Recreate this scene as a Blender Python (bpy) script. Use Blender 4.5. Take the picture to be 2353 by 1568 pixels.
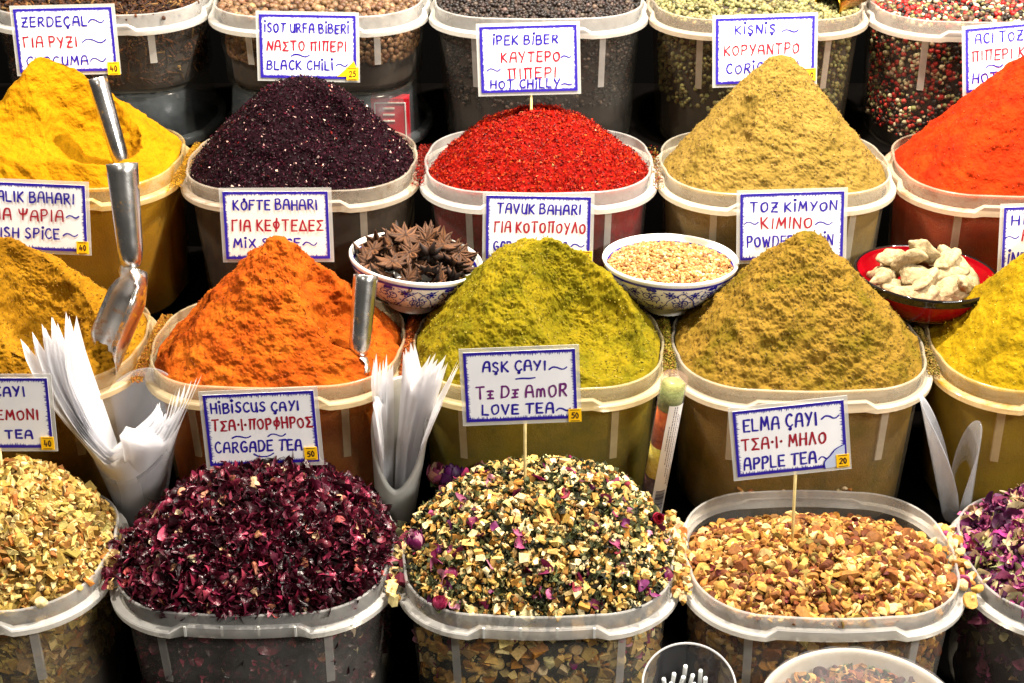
import bpy, math, random
import numpy as np
from mathutils import Vector, Matrix, Euler
for o in list(bpy.data.objects):
    bpy.data.objects.remove(o, do_unlink=True)
SC = bpy.context.scene
COL = SC.collection
rng = np.random.default_rng(7)
random.seed(7)
# ------------------------------------------------------------------ camera
CX, CY, F, PITCH = 1237.0, 784.0, 3450.0, math.radians(28)   # photo measured at 2352 x 1568
CAM = np.array([0.0, -1.202, 0.950])
FW = np.array([0, math.cos(PITCH), -math.sin(PITCH)])
UP = np.array([0, math.sin(PITCH), math.cos(PITCH)])
RT = np.array([1.0, 0, 0])
cd = bpy.data.cameras.new('camera'); cam = bpy.data.objects.new('camera', cd); COL.objects.link(cam)
cd.sensor_width = 36; cd.lens = 36 * F / 2352; cd.shift_x = -(CX - 1176) / 2352
cd.clip_start = 0.01; cd.clip_end = 100
cam.location = CAM; cam.rotation_euler = (math.pi / 2 - PITCH, 0, 0)
SC.camera = cam
def ray(px, py): return FW + (px - CX) / F * RT - (py - CY) / F * UP
def at_y(px, py, y):
    d = ray(px, py); return CAM + d * (y - CAM[1]) / d[1]
def at_Z(px, py, Z): return CAM + ray(px, py) * Z
# ------------------------------------------------------------------ light
w = bpy.data.worlds.new('World'); SC.world = w; w.use_nodes = True
bg = w.node_tree.nodes['Background']; bg.inputs[0].default_value = (1.0, 0.93, 0.84, 1); bg.inputs[1].default_value = 0.03
def lamp(loc, watts, rad, col):
    l = bpy.data.lights.new('stall_bulb', 'POINT'); l.energy = watts; l.shadow_soft_size = rad; l.color = col
    o = bpy.data.objects.new('stall_bulb', l); COL.objects.link(o); o.location = loc
WARM = (1.0, 0.90, 0.77)
lamp((0.25, 0.52, 1.50), 128, 0.035, WARM)
lamp((-0.95, 0.40, 1.50), 54, 0.035, WARM)
lamp((1.30, 0.35, 1.50), 74, 0.035, WARM)
lamp((-0.60, -0.90, 1.60), 10, 0.06, WARM)
tl_ = bpy.data.lights.new('front_fill', 'AREA'); tl_.shape = 'RECTANGLE'; tl_.size = 0.9; tl_.size_y = 0.12; tl_.energy = 18; tl_.color = (1.0, 0.95, 0.88)  # unseen fill added at front right: brightens the signs, puts streaks on the steel
to_ = bpy.data.objects.new('front_fill', tl_); COL.objects.link(to_); to_.location = (1.25, -0.75, 1.25)
to_.rotation_euler = (Vector((0.0, 0.25, 0.15)) - Vector((1.25, -0.75, 1.25))).to_track_quat('-Z', 'Y').to_euler()
SC.view_settings.view_transform = 'Standard'; SC.view_settings.look = 'None'
SC.view_settings.exposure = 1.15; SC.view_settings.gamma = 1.0; SC.view_settings.use_curve_mapping = False
SC.render.engine = 'CYCLES'
SC.cycles.transparent_max_bounces = 24; SC.cycles.max_bounces = 8
SC.cycles.use_denoising = True
SC.cycles.caustics_reflective = False; SC.cycles.caustics_refractive = False
# ------------------------------------------------------------------ materials
def lin(h):
    h = h.lstrip('#'); c = [int(h[i:i+2], 16) / 255 for i in (0, 2, 4)]
    return tuple(x / 12.92 if x <= 0.04045 else ((x + 0.055) / 1.055) ** 2.4 for x in c) + (1,)
class NT:
    def __init__(s, name):
        s.m = bpy.data.materials.new(name); s.m.use_nodes = True; s.t = s.m.node_tree; s.t.nodes.clear()
        s.out = s.n('ShaderNodeOutputMaterial')
    def n(s, typ, **kw):
        nd = s.t.nodes.new(typ)
        for k, v in kw.items(): setattr(nd, k, v)
        return nd
    def l(s, a, b): s.t.links.new(a, b)
    def bsdf(s, col=(0.8, 0.8, 0.8, 1), rough=0.5, metal=0.0, spec=0.5):
        b = s.n('ShaderNodeBsdfPrincipled'); b.inputs['Base Color'].default_value = col
        b.inputs['Roughness'].default_value = rough; b.inputs['Metallic'].default_value = metal
        b.inputs['Specular IOR Level'].default_value = spec; return b
    def noise(s, scale, detail=3, rough=0.6):
        tc = s.n('ShaderNodeTexCoord'); nz = s.n('ShaderNodeTexNoise')
        nz.inputs['Scale'].default_value = scale; nz.inputs['Detail'].default_value = detail; nz.inputs['Roughness'].default_value = rough
        s.l(tc.outputs['Object'], nz.inputs['Vector']); return nz.outputs['Fac']
    def ramp(s, fac, stops):
        r = s.n('ShaderNodeValToRGB'); e = r.color_ramp.elements
        while len(e) < len(stops): e.new(0.5)
        for i, (p, c) in enumerate(stops): e[i].position = p; e[i].color = c
        s.l(fac, r.inputs[0]); return r.outputs['Color']
    def mix(s, fac, a, b):
        m = s.n('ShaderNodeMixShader')
        if isinstance(fac, (int, float)): m.inputs[0].default_value = fac
        else: s.l(fac, m.inputs[0])
        s.l(a, m.inputs[1]); s.l(b, m.inputs[2]); return m.outputs[0]
    def bump(s, b, h, strength, dist):
        bp = s.n('ShaderNodeBump'); bp.inputs['Strength'].default_value = strength; bp.inputs['Distance'].default_value = dist
        s.l(h, bp.inputs['Height']); s.l(bp.outputs[0], b.inputs['Normal'])
    def end(s, sh): s.l(sh, s.out.inputs['Surface']); return s.m
def plain(name, col, rough=0.5, metal=0.0, spec=0.5, nscale=0, namp=0.15):
    t = NT(name); b = t.bsdf(col, rough, metal, spec)
    if nscale:
        c0 = tuple(x * (1 - namp) for x in col[:3]) + (1,); c1 = tuple(min(1, x * (1 + namp)) for x in col[:3]) + (1,)
        t.l(t.ramp(t.noise(nscale), [(0.3, c0), (0.7, c1)]), b.inputs['Base Color'])
    return t.end(b.outputs[0])
def powder(name, cols, scale=28, dim=0.50):
    """clumpy spice powder: patches of its own colours and fine grain"""
    t = NT(name); b = t.bsdf(rough=0.95, spec=0.1)
    n1 = t.noise(scale, 5, 0.65); n2 = t.noise(420, 2, 0.7)
    cc = [tuple(x * dim * 0.84 for x in lin(c)[:3]) + (1,) for c in cols]
    c1 = t.ramp(n1, [(0.34, cc[0]), (0.5, cc[1]), (0.66, cc[2])])
    g = t.ramp(n2, [(0.30, (0.78, 0.74, 0.70, 1)), (0.52, (1, 1, 1, 1)), (0.72, (1.0, 1.0, 1.0, 1))])
    m = t.n('ShaderNodeMixRGB', blend_type='MULTIPLY'); m.inputs[0].default_value = 0.8
    t.l(c1, m.inputs[1]); t.l(g, m.inputs[2]); t.l(m.outputs[0], b.inputs['Base Color'])
    t.bump(b, n2, 0.55, 0.0015)
    return t.end(b.outputs[0])
def pieces(name, rough=0.7, spec=0.25, sss=0, nscale=160, lo=0.6, bmp=0.0):
    """loose pieces that carry their own colour in the attribute Col"""
    t = NT(name); b = t.bsdf(rough=rough, spec=spec)
    a = t.n('ShaderNodeAttribute', attribute_name='Col')
    g = t.ramp(t.noise(nscale, 4, 0.7), [(0.32, (lo, lo * 0.95, lo * 0.9, 1)), (0.62, (0.98, 0.96, 0.94, 1))])
    if bmp: t.bump(b, t.noise(nscale * 1.6, 3), 0.7, bmp)
    m = t.n('ShaderNodeMixRGB', blend_type='MULTIPLY'); m.inputs[0].default_value = 0.85
    t.l(a.outputs['Color'], m.inputs[1]); t.l(g, m.inputs[2]); t.l(m.outputs[0], b.inputs['Base Color'])
    if sss:
        tr = t.n('ShaderNodeBsdfTranslucent'); t.l(m.outputs[0], tr.inputs[0])
        return t.end(t.mix(sss, b.outputs[0], tr.outputs[0]))
    return t.end(b.outputs[0])
def plastic(name, clear, milk=(0.74, 0.72, 0.66, 1), rough=0.3, dust=None, tint=(0.93, 0.91, 0.86, 1), dustlo=0.5):
    """cloudy polypropylene: part clear, part milky; dust of the spices that stand around it"""
    t = NT(name); b = t.bsdf(milk, rough, 0, 0.5)
    if dust:
        d = t.ramp(t.noise(34, 5, 0.75), [(dustlo, milk), (min(1, dustlo + 0.17), lin(dust))])
        t.l(d, b.inputs['Base Color'])
    t.bump(b, t.noise(60, 3), 0.12, 0.002)
    tl = t.n('ShaderNodeBsdfTranslucent'); tl.inputs[0].default_value = milk
    body = t.mix(0.35, b.outputs[0], tl.outputs[0])
    tp = t.n('ShaderNodeBsdfTransparent'); tp.inputs[0].default_value = tint
    if clear <= 0: return t.end(body)
    v_ = t.n('ShaderNodeMapRange'); v_.inputs['From Min'].default_value = 0.3; v_.inputs['From Max'].default_value = 0.7; v_.inputs['To Min'].default_value = max(0.0, clear - 0.13); v_.inputs['To Max'].default_value = min(0.97, clear + 0.08); t.l(t.noise(15, 6, 0.7), v_.inputs['Value']); fac = v_.outputs[0]
    return t.end(t.mix(fac, body, tp.outputs[0]))
def clearfilm(name, clear=0.88, rough=0.08, milk=(0.9, 0.9, 0.92, 1)):
    t = NT(name); b = t.bsdf(milk, rough, 0, 0.6)
    tp = t.n('ShaderNodeBsdfTransparent'); tp.inputs[0].default_value = (0.97, 0.97, 0.97, 1)
    lw = t.n('ShaderNodeLayerWeight'); lw.inputs[0].default_value = 0.25
    mr = t.n('ShaderNodeMapRange'); mr.inputs['To Min'].default_value = clear; mr.inputs['To Max'].default_value = clear * 0.45
    t.l(lw.outputs['Facing'], mr.inputs['Value'])
    return t.end(t.mix(mr.outputs[0], b.outputs[0], tp.outputs[0]))
M = {}
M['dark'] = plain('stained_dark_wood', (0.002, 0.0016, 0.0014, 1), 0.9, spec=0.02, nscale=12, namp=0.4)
M['card'] = plain('white_card', (0.86, 0.86, 0.88, 1), 0.55, nscale=35, namp=0.03)
M['cardtea'] = plain('white_card_with_powder_stain', (0.84, 0.82, 0.74, 1), 0.6, nscale=30, namp=0.08)
M['blue'] = plain('blue_marker_ink', lin('#220c94'), 0.5)
M['red'] = plain('red_marker_ink', lin('#9c0828'), 0.5)
M['purple'] = plain('purple_marker_ink', lin('#6a1a6e'), 0.5)
M['ink'] = plain('dark_pen_ink', lin('#401808'), 0.5)
M['sticker'] = plain('yellow_sticker', lin('#fdc400'), 0.5)
M['laminate'] = clearfilm('clear_laminate', 0.66, 0.15, (0.80, 0.80, 0.76, 1))
M['stick'] = plain('bamboo_stick', lin('#dcc684'), 0.6, nscale=90, namp=0.15)
M['steel'] = plain('brushed_steel', (0.62, 0.61, 0.60, 1), 0.24, 1.0)
M['brass'] = plain('brass', lin('#d9a52a'), 0.25, 1.0)
M['china'] = plain('glazed_white_china', (0.80, 0.79, 0.74, 1), 0.14, nscale=14, namp=0.04)
M['cobalt'] = plain('cobalt_glaze', lin('#1d1a8c'), 0.16)
M['redglaze'] = plain('red_glaze', lin('#8c0410'), 0.12)
M['blackglaze'] = plain('black_glaze', (0.006, 0.005, 0.005, 1), 0.08)
M['footclay'] = plain('pale_clay_foot', lin('#b9a58c'), 0.5)
# ------------------------------------------------------------------ mesh helpers
def mk(name, V, Fs, mat, parent=None, smooth=True, cols=None):
    V = np.ascontiguousarray(np.asarray(V, dtype=np.float32).reshape(-1, 3))
    me = bpy.data.meshes.new(name)
    Fs = np.ascontiguousarray(np.asarray(Fs, dtype=np.int32)); n, k = Fs.shape
    me.vertices.add(len(V)); me.vertices.foreach_set('co', V.ravel())
    me.loops.add(n * k); me.loops.foreach_set('vertex_index', Fs.ravel())
    me.polygons.add(n); me.polygons.foreach_set('loop_start', np.arange(0, n * k, k, dtype=np.int32))
    me.update(calc_edges=True); me.validate()
    me.polygons.foreach_set('use_smooth', np.full(len(me.polygons), smooth, dtype=bool))
    if cols is not None:
        ca = me.color_attributes.new('Col', 'FLOAT_COLOR', 'POINT')
        c = np.ones((len(V), 4), dtype=np.float32); c[:, :3] = cols; ca.data.foreach_set('color', c.ravel())
    me.materials.append(mat)
    o = bpy.data.objects.new(name, me); COL.objects.link(o)
    if parent: o.parent = parent
    return o
def empty(name, loc, label, cat, group=None, rot=None):
    o = bpy.data.objects.new(name, None); COL.objects.link(o); o.empty_display_size = 0.02
    o.location = Vector([float(x) for x in loc])
    if rot is not None: o.rotation_euler = rot
    tag(o, label, cat, group); return o
def tag(o, label=None, cat=None, group=None, kind=None):
    if label: o['label'] = label
    if cat: o['category'] = cat
    if group: o['group'] = group
    if kind: o['kind'] = kind
    return o
def tri(Q):
    Q = np.asarray(Q); 
    return Q if Q.shape[1] == 3 else np.concatenate([Q[:, [0, 1, 2]], Q[:, [0, 2, 3]]])
def grid(nu, nv, wrap=False):
    """quads of nu rows by nv columns (columns wrap)"""
    c = np.arange(nv if wrap else nv - 1); r = np.arange(nu - 1)
    R, C = np.meshgrid(r, c, indexing='ij'); C2 = (C + 1) % nv
    return np.stack([R * nv + C, R * nv + C2, (R + 1) * nv + C2, (R + 1) * nv + C], -1).reshape(-1, 4)
def join(parts):
    Vs, Fs, n = [], [], 0
    for V, Fc in parts:
        V = np.asarray(V, float).reshape(-1, 3); Vs.append(V); Fs.append(tri(Fc) + n); n += len(V)
    return np.concatenate(Vs), np.concatenate(Fs)
def loft(rings, cap0=False, cap1=False):
    R = np.asarray(rings, float); nu, nv, _ = R.shape; V = R.reshape(-1, 3); Fq = [tri(grid(nu, nv, True))]
    for flag, row, rev in ((cap0, 0, True), (cap1, nu - 1, False)):
        if flag:
            c = len(V); V = np.concatenate([V, R[row].mean(0)[None]]); i = np.arange(nv) + row * nv; j = np.roll(i, -1)
            Fq.append(np.stack([j, i, np.full(nv, c)], 1) if rev else np.stack([i, j, np.full(nv, c)], 1))
    return V, np.concatenate(Fq)
def box(c, s):
    x, y, z = np.asarray(s, float) / 2
    V = np.array([[-x, -y, -z], [x, -y, -z], [x, y, -z], [-x, y, -z], [-x, -y, z], [x, -y, z], [x, y, z], [-x, y, z]]) + np.asarray(c)
    return V, np.array([[0, 3, 2, 1], [4, 5, 6, 7], [0, 1, 5, 4], [1, 2, 6, 5], [2, 3, 7, 6], [3, 0, 4, 7]])
def circ(n, r, z=0, ph=0):
    a = np.arange(n) / n * 2 * np.pi + ph
    return np.stack([r * np.cos(a), r * np.sin(a), np.full(n, z)], 1)
def lathe(prof, n=64):
    return loft([circ(n, r, z) for r, z in prof])
def tube(pts, rad, n=8, caps=True):
    P = np.asarray(pts, float); rad = np.broadcast_to(rad, len(P)); rings = []
    T = np.gradient(P, axis=0); T /= np.linalg.norm(T, axis=1)[:, None]
    ref = np.array([0, 0, 1.0]) if abs(T[0, 2]) < 0.9 else np.array([1.0, 0, 0])
    for p, t, r in zip(P, T, rad):
        a = np.cross(t, ref); a /= np.linalg.norm(a); b = np.cross(t, a); ang = np.arange(n) / n * 2 * np.pi
        rings.append(p + r * (np.cos(ang)[:, None] * a + np.sin(ang)[:, None] * b))
    return loft(rings, caps, caps)
_ico = {}
def ico(k):
    if k not in _ico:
        import bmesh
        bm = bmesh.new(); bmesh.ops.create_icosphere(bm, subdivisions=k, radius=1.0); bm.verts.ensure_lookup_table()
        _ico[k] = (np.array([v.co[:] for v in bm.verts]), np.array([[v.index for v in f.verts] for f in bm.faces])); bm.free()
    V, Fc = _ico[k]; return V.copy(), Fc.copy()
_tab = np.random.default_rng(3).random((64, 64, 64))
def vnoise(P):
    i = np.floor(P).astype(int); f = P - i; f = f * f * (3 - 2 * f); i0 = i & 63; i1 = (i + 1) & 63
    x0, y0, z0 = i0[..., 0], i0[..., 1], i0[..., 2]; x1, y1, z1 = i1[..., 0], i1[..., 1], i1[..., 2]; fx, fy, fz = f[..., 0], f[..., 1], f[..., 2]
    L = lambda a, b, t: a + (b - a) * t
    return L(L(L(_tab[x0, y0, z0], _tab[x1, y0, z0], fx), L(_tab[x0, y1, z0], _tab[x1, y1, z0], fx), fy),
             L(L(_tab[x0, y0, z1], _tab[x1, y0, z1], fx), L(_tab[x0, y1, z1], _tab[x1, y1, z1], fx), fy), fz) - 0.5
def fbm(P, size, octs=3, gain=0.5, off=0.0):
    s = 0; a = 1.0; Q = P / size + off
    for _ in range(octs): s = s + a * vnoise(Q); Q = Q * 2.03 + 7.7; a *= gain
    return s
def rotm(n):
    q = rng.normal(size=(n, 4)); q /= np.linalg.norm(q, axis=1)[:, None]; w_, x, y, z = q.T
    return np.stack([1-2*(y*y+z*z), 2*(x*y-z*w_), 2*(x*z+y*w_), 2*(x*y+z*w_), 1-2*(x*x+z*z), 2*(y*z-x*w_), 2*(x*z-y*w_), 2*(y*z+x*w_), 1-2*(x*x+y*y)], 1).reshape(n, 3, 3)
def frames(N, tilt=0.5):
    """frames whose z axis is the normal N, jittered by tilt, spun at random"""
    n = N + rng.normal(size=N.shape) * tilt; n /= np.linalg.norm(n, axis=1)[:, None]
    a = np.cross(n, rng.normal(size=N.shape)); a /= np.linalg.norm(a, axis=1)[:, None]
    return np.stack([a, np.cross(n, a), n], 2)
def scatter(temps, P, R, S, C):
    """copies of small templates (V, F) as one mesh: returns V, F, colours"""
    n = len(P); pick = rng.integers(0, len(temps), n); VV, FF, CC, base = [], [], [], 0
    S = np.asarray(S, float); S = S if S.ndim == 2 else np.repeat(S[:, None], 3, 1)
    for k, (V, Fc) in enumerate(temps):
        idx = np.nonzero(pick == k)[0]
        if not len(idx): continue
        X = np.einsum('nij,nvj->nvi', R[idx], V[None] * S[idx][:, None]) + P[idx][:, None]
        Fc = tri(Fc); FF.append((Fc[None] + (np.arange(len(idx)) * len(V))[:, None, None]).reshape(-1, 3) + base)
        VV.append(X.reshape(-1, 3)); CC.append(np.repeat(C[idx], len(V), 0)); base += len(idx) * len(V)
    return np.concatenate(VV), np.concatenate(FF), np.concatenate(CC)
def palette(n, cols, wts=None, jit=0.18):
    C = np.array([lin(c)[:3] for c in cols]); i = rng.choice(len(C), n, p=None if wts is None else np.array(wts) / sum(wts))
    return np.clip(C[i] * (1 + jit * rng.normal(size=(n, 1))) * (1 + 0.05 * rng.normal(size=(n, 3))), 0.002, 0.95)
# small templates, about 1 unit across
def t_chunk(k, flat=1.0, sub=2, np_=9, lo=0.26):
    out = []
    for _ in range(k):
        V, Fc = ico(sub); V = V * (0.55 + 0.0 * V)
        for _ in range(np_):
            d = rng.normal(size=3); d /= np.linalg.norm(d); h = rng.uniform(lo, 0.46); e = V @ d - h; V = V - np.where(e > 0, e, 0)[:, None] * d
        V *= np.array([rng.uniform(0.8, 1.25), rng.uniform(0.7, 1.0), flat * rng.uniform(0.75, 1.1)]); out.append((V, Fc))
    return out
def t_cube(k, flat=0.7):
    out = []
    for _ in range(k):
        V, Fc = box((0, 0, 0), (rng.uniform(0.7, 1.15), rng.uniform(0.6, 0.95), flat * rng.uniform(0.6, 1.1)))
        V = V + rng.normal(size=V.shape) * np.array([0.09, 0.09, 0.05]); V[:, 2] += 0.25 * rng.normal() * V[:, 0] ** 2; out.append((V, Fc))
    return out
def t_petal(k, curl=2.2, wid=0.42, nu=8, nv=4, twist=0.8):
    out = []
    for _ in range(k):
        u = np.linspace(0, 1, nu)[:, None]; v = np.linspace(-1, 1, nv)[None]
        wd = wid * (np.sin(np.pi * np.clip(u * 0.86 + 0.09, 0, 1)) ** 0.7) * rng.uniform(0.7, 1.2); c = rng.uniform(0.3, 1) * curl * rng.choice([-1, 1])
        th = (u - 0.5) * c; r = 1 / max(abs(c), 0.2) * np.sign(c)
        x = r * np.sin(th) + 0 * v; z = r * (1 - np.cos(th)) + 0 * v; tw = twist * rng.normal() * (u - 0.5); cup = rng.normal() * 0.9; ruf = rng.uniform(0.05, 0.16); ph = rng.random() * 6
        y = wd * v * np.cos(tw); z = z + wd * v * np.sin(tw) + cup * (wd * v) ** 2 + ruf * np.sin(7 * u + ph) * v + 0.03 * rng.normal(size=(nu, nv))
        out.append((np.stack([x, y + 0 * z, z], -1).reshape(-1, 3), grid(nu, nv)))
    return out
def t_flake(k):
    out = []
    for _ in range(k):
        a = np.sort(rng.uniform(0, 2 * np.pi, 5)); r = rng.uniform(0.3, 0.6, 5)
        V = np.stack([r * np.cos(a), r * np.sin(a) * 0.7, 0.16 * rng.normal(size=5)], 1); V = np.concatenate([V, [[0, 0, 0.12]]])
        i = np.arange(5); out.append((V, np.stack([i, (i + 1) % 5, np.full(5, 5)], 1)))
    return out
def t_ball(k, sub=2, ell=(1, 1, 1), jit=0.04):
    out = []
    for _ in range(k):
        V, Fc = ico(sub); V = V * 0.5 * np.array(ell); V = V * (1 + jit * rng.normal(size=(len(V), 1))); out.append((V, Fc))
    return out
# ------------------------------------------------------------------ rows of tubs
P_ = 0.300; W_, D_, R_, H_ = 0.283, 0.226, 0.082, 0.19
ROW = {4: (0.0, 0.0), 3: (0.224, 0.134), 2: (0.486, 0.257), 1: (0.739, 0.399)}   # y of the front rim, z of the rim
def rrect(o, W=W_, D=D_, R=R_, nc=12, ns=6):
    """rounded rectangle grown by o, gently bowed sides; also how much each point belongs to a corner"""
    hx, hy = W / 2, D / 2; r = max(R + o, 0.004); pts, cor = [], []
    cs = [(hx - R, hy - R, 0), (-(hx - R), hy - R, 90), (-(hx - R), -(hy - R), 180), (hx - R, -(hy - R), 270)]
    for i, (cx, cy, a0) in enumerate(cs):
        for k in range(nc + 1):
            a = math.radians(a0 + 90 * k / nc); pts.append((cx + r * math.cos(a), cy + r * math.sin(a))); cor.append(1 if 1 <= k <= nc - 1 else 0)
        nx, ny, b0 = cs[(i + 1) % 4]; a = math.radians(a0 + 90)
        p0 = np.array(pts[-1]); p1 = np.array([nx + r * math.cos(a), ny + r * math.sin(a)]); nrm = np.array([math.cos(a), math.sin(a)])
        for k in range(1, ns):
            t = k / ns; q = p0 + (p1 - p0) * t + nrm * 0.004 * math.sin(math.pi * t); pts.append(tuple(q)); cor.append(0)
    return np.array(pts), np.array(cor, float)
def ring(o, z, **kw):
    p, _ = rrect(o, **kw); z = np.broadcast_to(z, len(p)); return np.column_stack([p[:, 0], p[:, 1] + D_ / 2, z])
def inset(z, H): return -0.004 - 0.010 * min(1, max(0, -(z + 0.02) / 0.19))
def make_tub(row, i, label, dust, clear=0.62, H=H_, milk=(0.74, 0.72, 0.66, 1), dustlo=0.52, ticks=False, flip=False, dz=0.0, rimclear=0.46):
    y, z = ROW[row]; z = z - 0.0022 * i + dz
    t = empty('plastic_tub', (i * P_, y, z), label, 'tub', 'cloudy plastic tubs standing in stepped rows')
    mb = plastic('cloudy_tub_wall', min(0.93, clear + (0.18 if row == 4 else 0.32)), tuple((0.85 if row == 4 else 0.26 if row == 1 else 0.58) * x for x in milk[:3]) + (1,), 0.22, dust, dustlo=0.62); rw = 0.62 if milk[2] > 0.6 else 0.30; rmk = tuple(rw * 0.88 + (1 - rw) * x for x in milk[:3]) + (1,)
    mr = plastic('cloudy_tub_rim', rimclear, rmk, 0.2, dust, dustlo=dustlo + 0.05); mrb = plastic('cloudy_rib', 0.62, rmk, 0.3)
    Vb = loft([ring(inset(-0.022, H), -0.020), ring(inset(-0.06, H), -0.06), ring(inset(-0.12, H), -0.12 * H / H_), ring(inset(-H + 0.008, H), -H + 0.008), ring(inset(-H, H) - 0.006, -H)], False, True)
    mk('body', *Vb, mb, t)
    _, cor = rrect(0)
    of = 0.0045 + 0.0042 * cor; zt = -0.0125 - 0.0060 * cor; n = len(cor)
    base, _ = rrect(0); 
    def oring(o, zz):
        g1, _ = rrect(0.001); g = (g1 - base) / 0.001; q = base + g * np.broadcast_to(o, n)[:, None]
        return np.column_stack([q[:, 0], q[:, 1] + D_ / 2, np.broadcast_to(zz, n)])
    zb = -0.0265; nk = oring(0.0002, -0.0012)
    flange = [[oring(inset(-0.022, H) + 0.0004, -0.022), oring(of - 0.0010, zb)], [oring(of - 0.0010, zb), oring(of, zb + 0.0012), oring(of + 0.0003, zt - 0.0014)], [oring(of + 0.0003, zt - 0.0014), oring(of - 0.0010, zt)], [oring(of - 0.0010, zt), oring(0.0, zt + 0.0003)]]
    neck = [[oring(0.0, zt + 0.0003), nk], [nk, oring(-0.0008, 0.0), oring(-0.0020, 0.0), oring(-0.0028, -0.0010)], [oring(-0.0028, -0.0010), oring(-0.0030, -0.010), oring(inset(-0.022, H) - 0.002, -0.0195)]]
    mn = plastic('cloudy_tub_neck', min(0.8, rimclear + 0.24), rmk, 0.2, dust, dustlo=dustlo + 0.08)
    mk('flange', *join([loft(r) for r in flange]), mr, t); mk('neck', *join([loft(r) for r in neck]), mn, t)
    for sx, fy in ((-1, 0), (1, 0)):
        parts = []
        xs = sx * (W_ / 2 - R_ * 0.66); 
        for zz in np.linspace(-0.026, -0.026 - 0.38 * H, 6):
            ins = inset(zz, H); yy = R_ - math.sqrt(max((R_ + ins) ** 2 - (R_ * 0.34) ** 2, 0)); parts.append((xs + sx * ins * 0.4, yy, zz))
        Pt = np.array(parts); wv = np.array([0.0040, 0.0012 * -sx * -1, 0]); 
        front = Pt - np.array([sx * -0.0, 0.0016, 0]); L = front - wv; Rr = front + wv; bk = np.array([0, 0.004, 0])
        mk('rib', *loft(np.stack([L, Rr, Rr + bk, L + bk], 1), True, True), mrb, t, smooth=False)
    if ticks:
        for k in range(4):
            mk('moulded_tick', *box((-0.055 + 0.037 * k, -0.0066, -0.0175), (0.0022, 0.002, 0.012)), M['china'], t, smooth=False)
    return t
def noise_z(P, big=0.0022, mid=0.0016, fine=0.0011, seed=0.0):
    q = P + seed
    c = fbm(q, 0.014, 2); c2 = fbm(q, 0.0062, 2); c3 = np.abs(fbm(q, 0.0034, 2)) - 0.2
    return big * 2 * c + mid * 2 * c2 - fine * 3 * c3
HEAPS = {}
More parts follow.
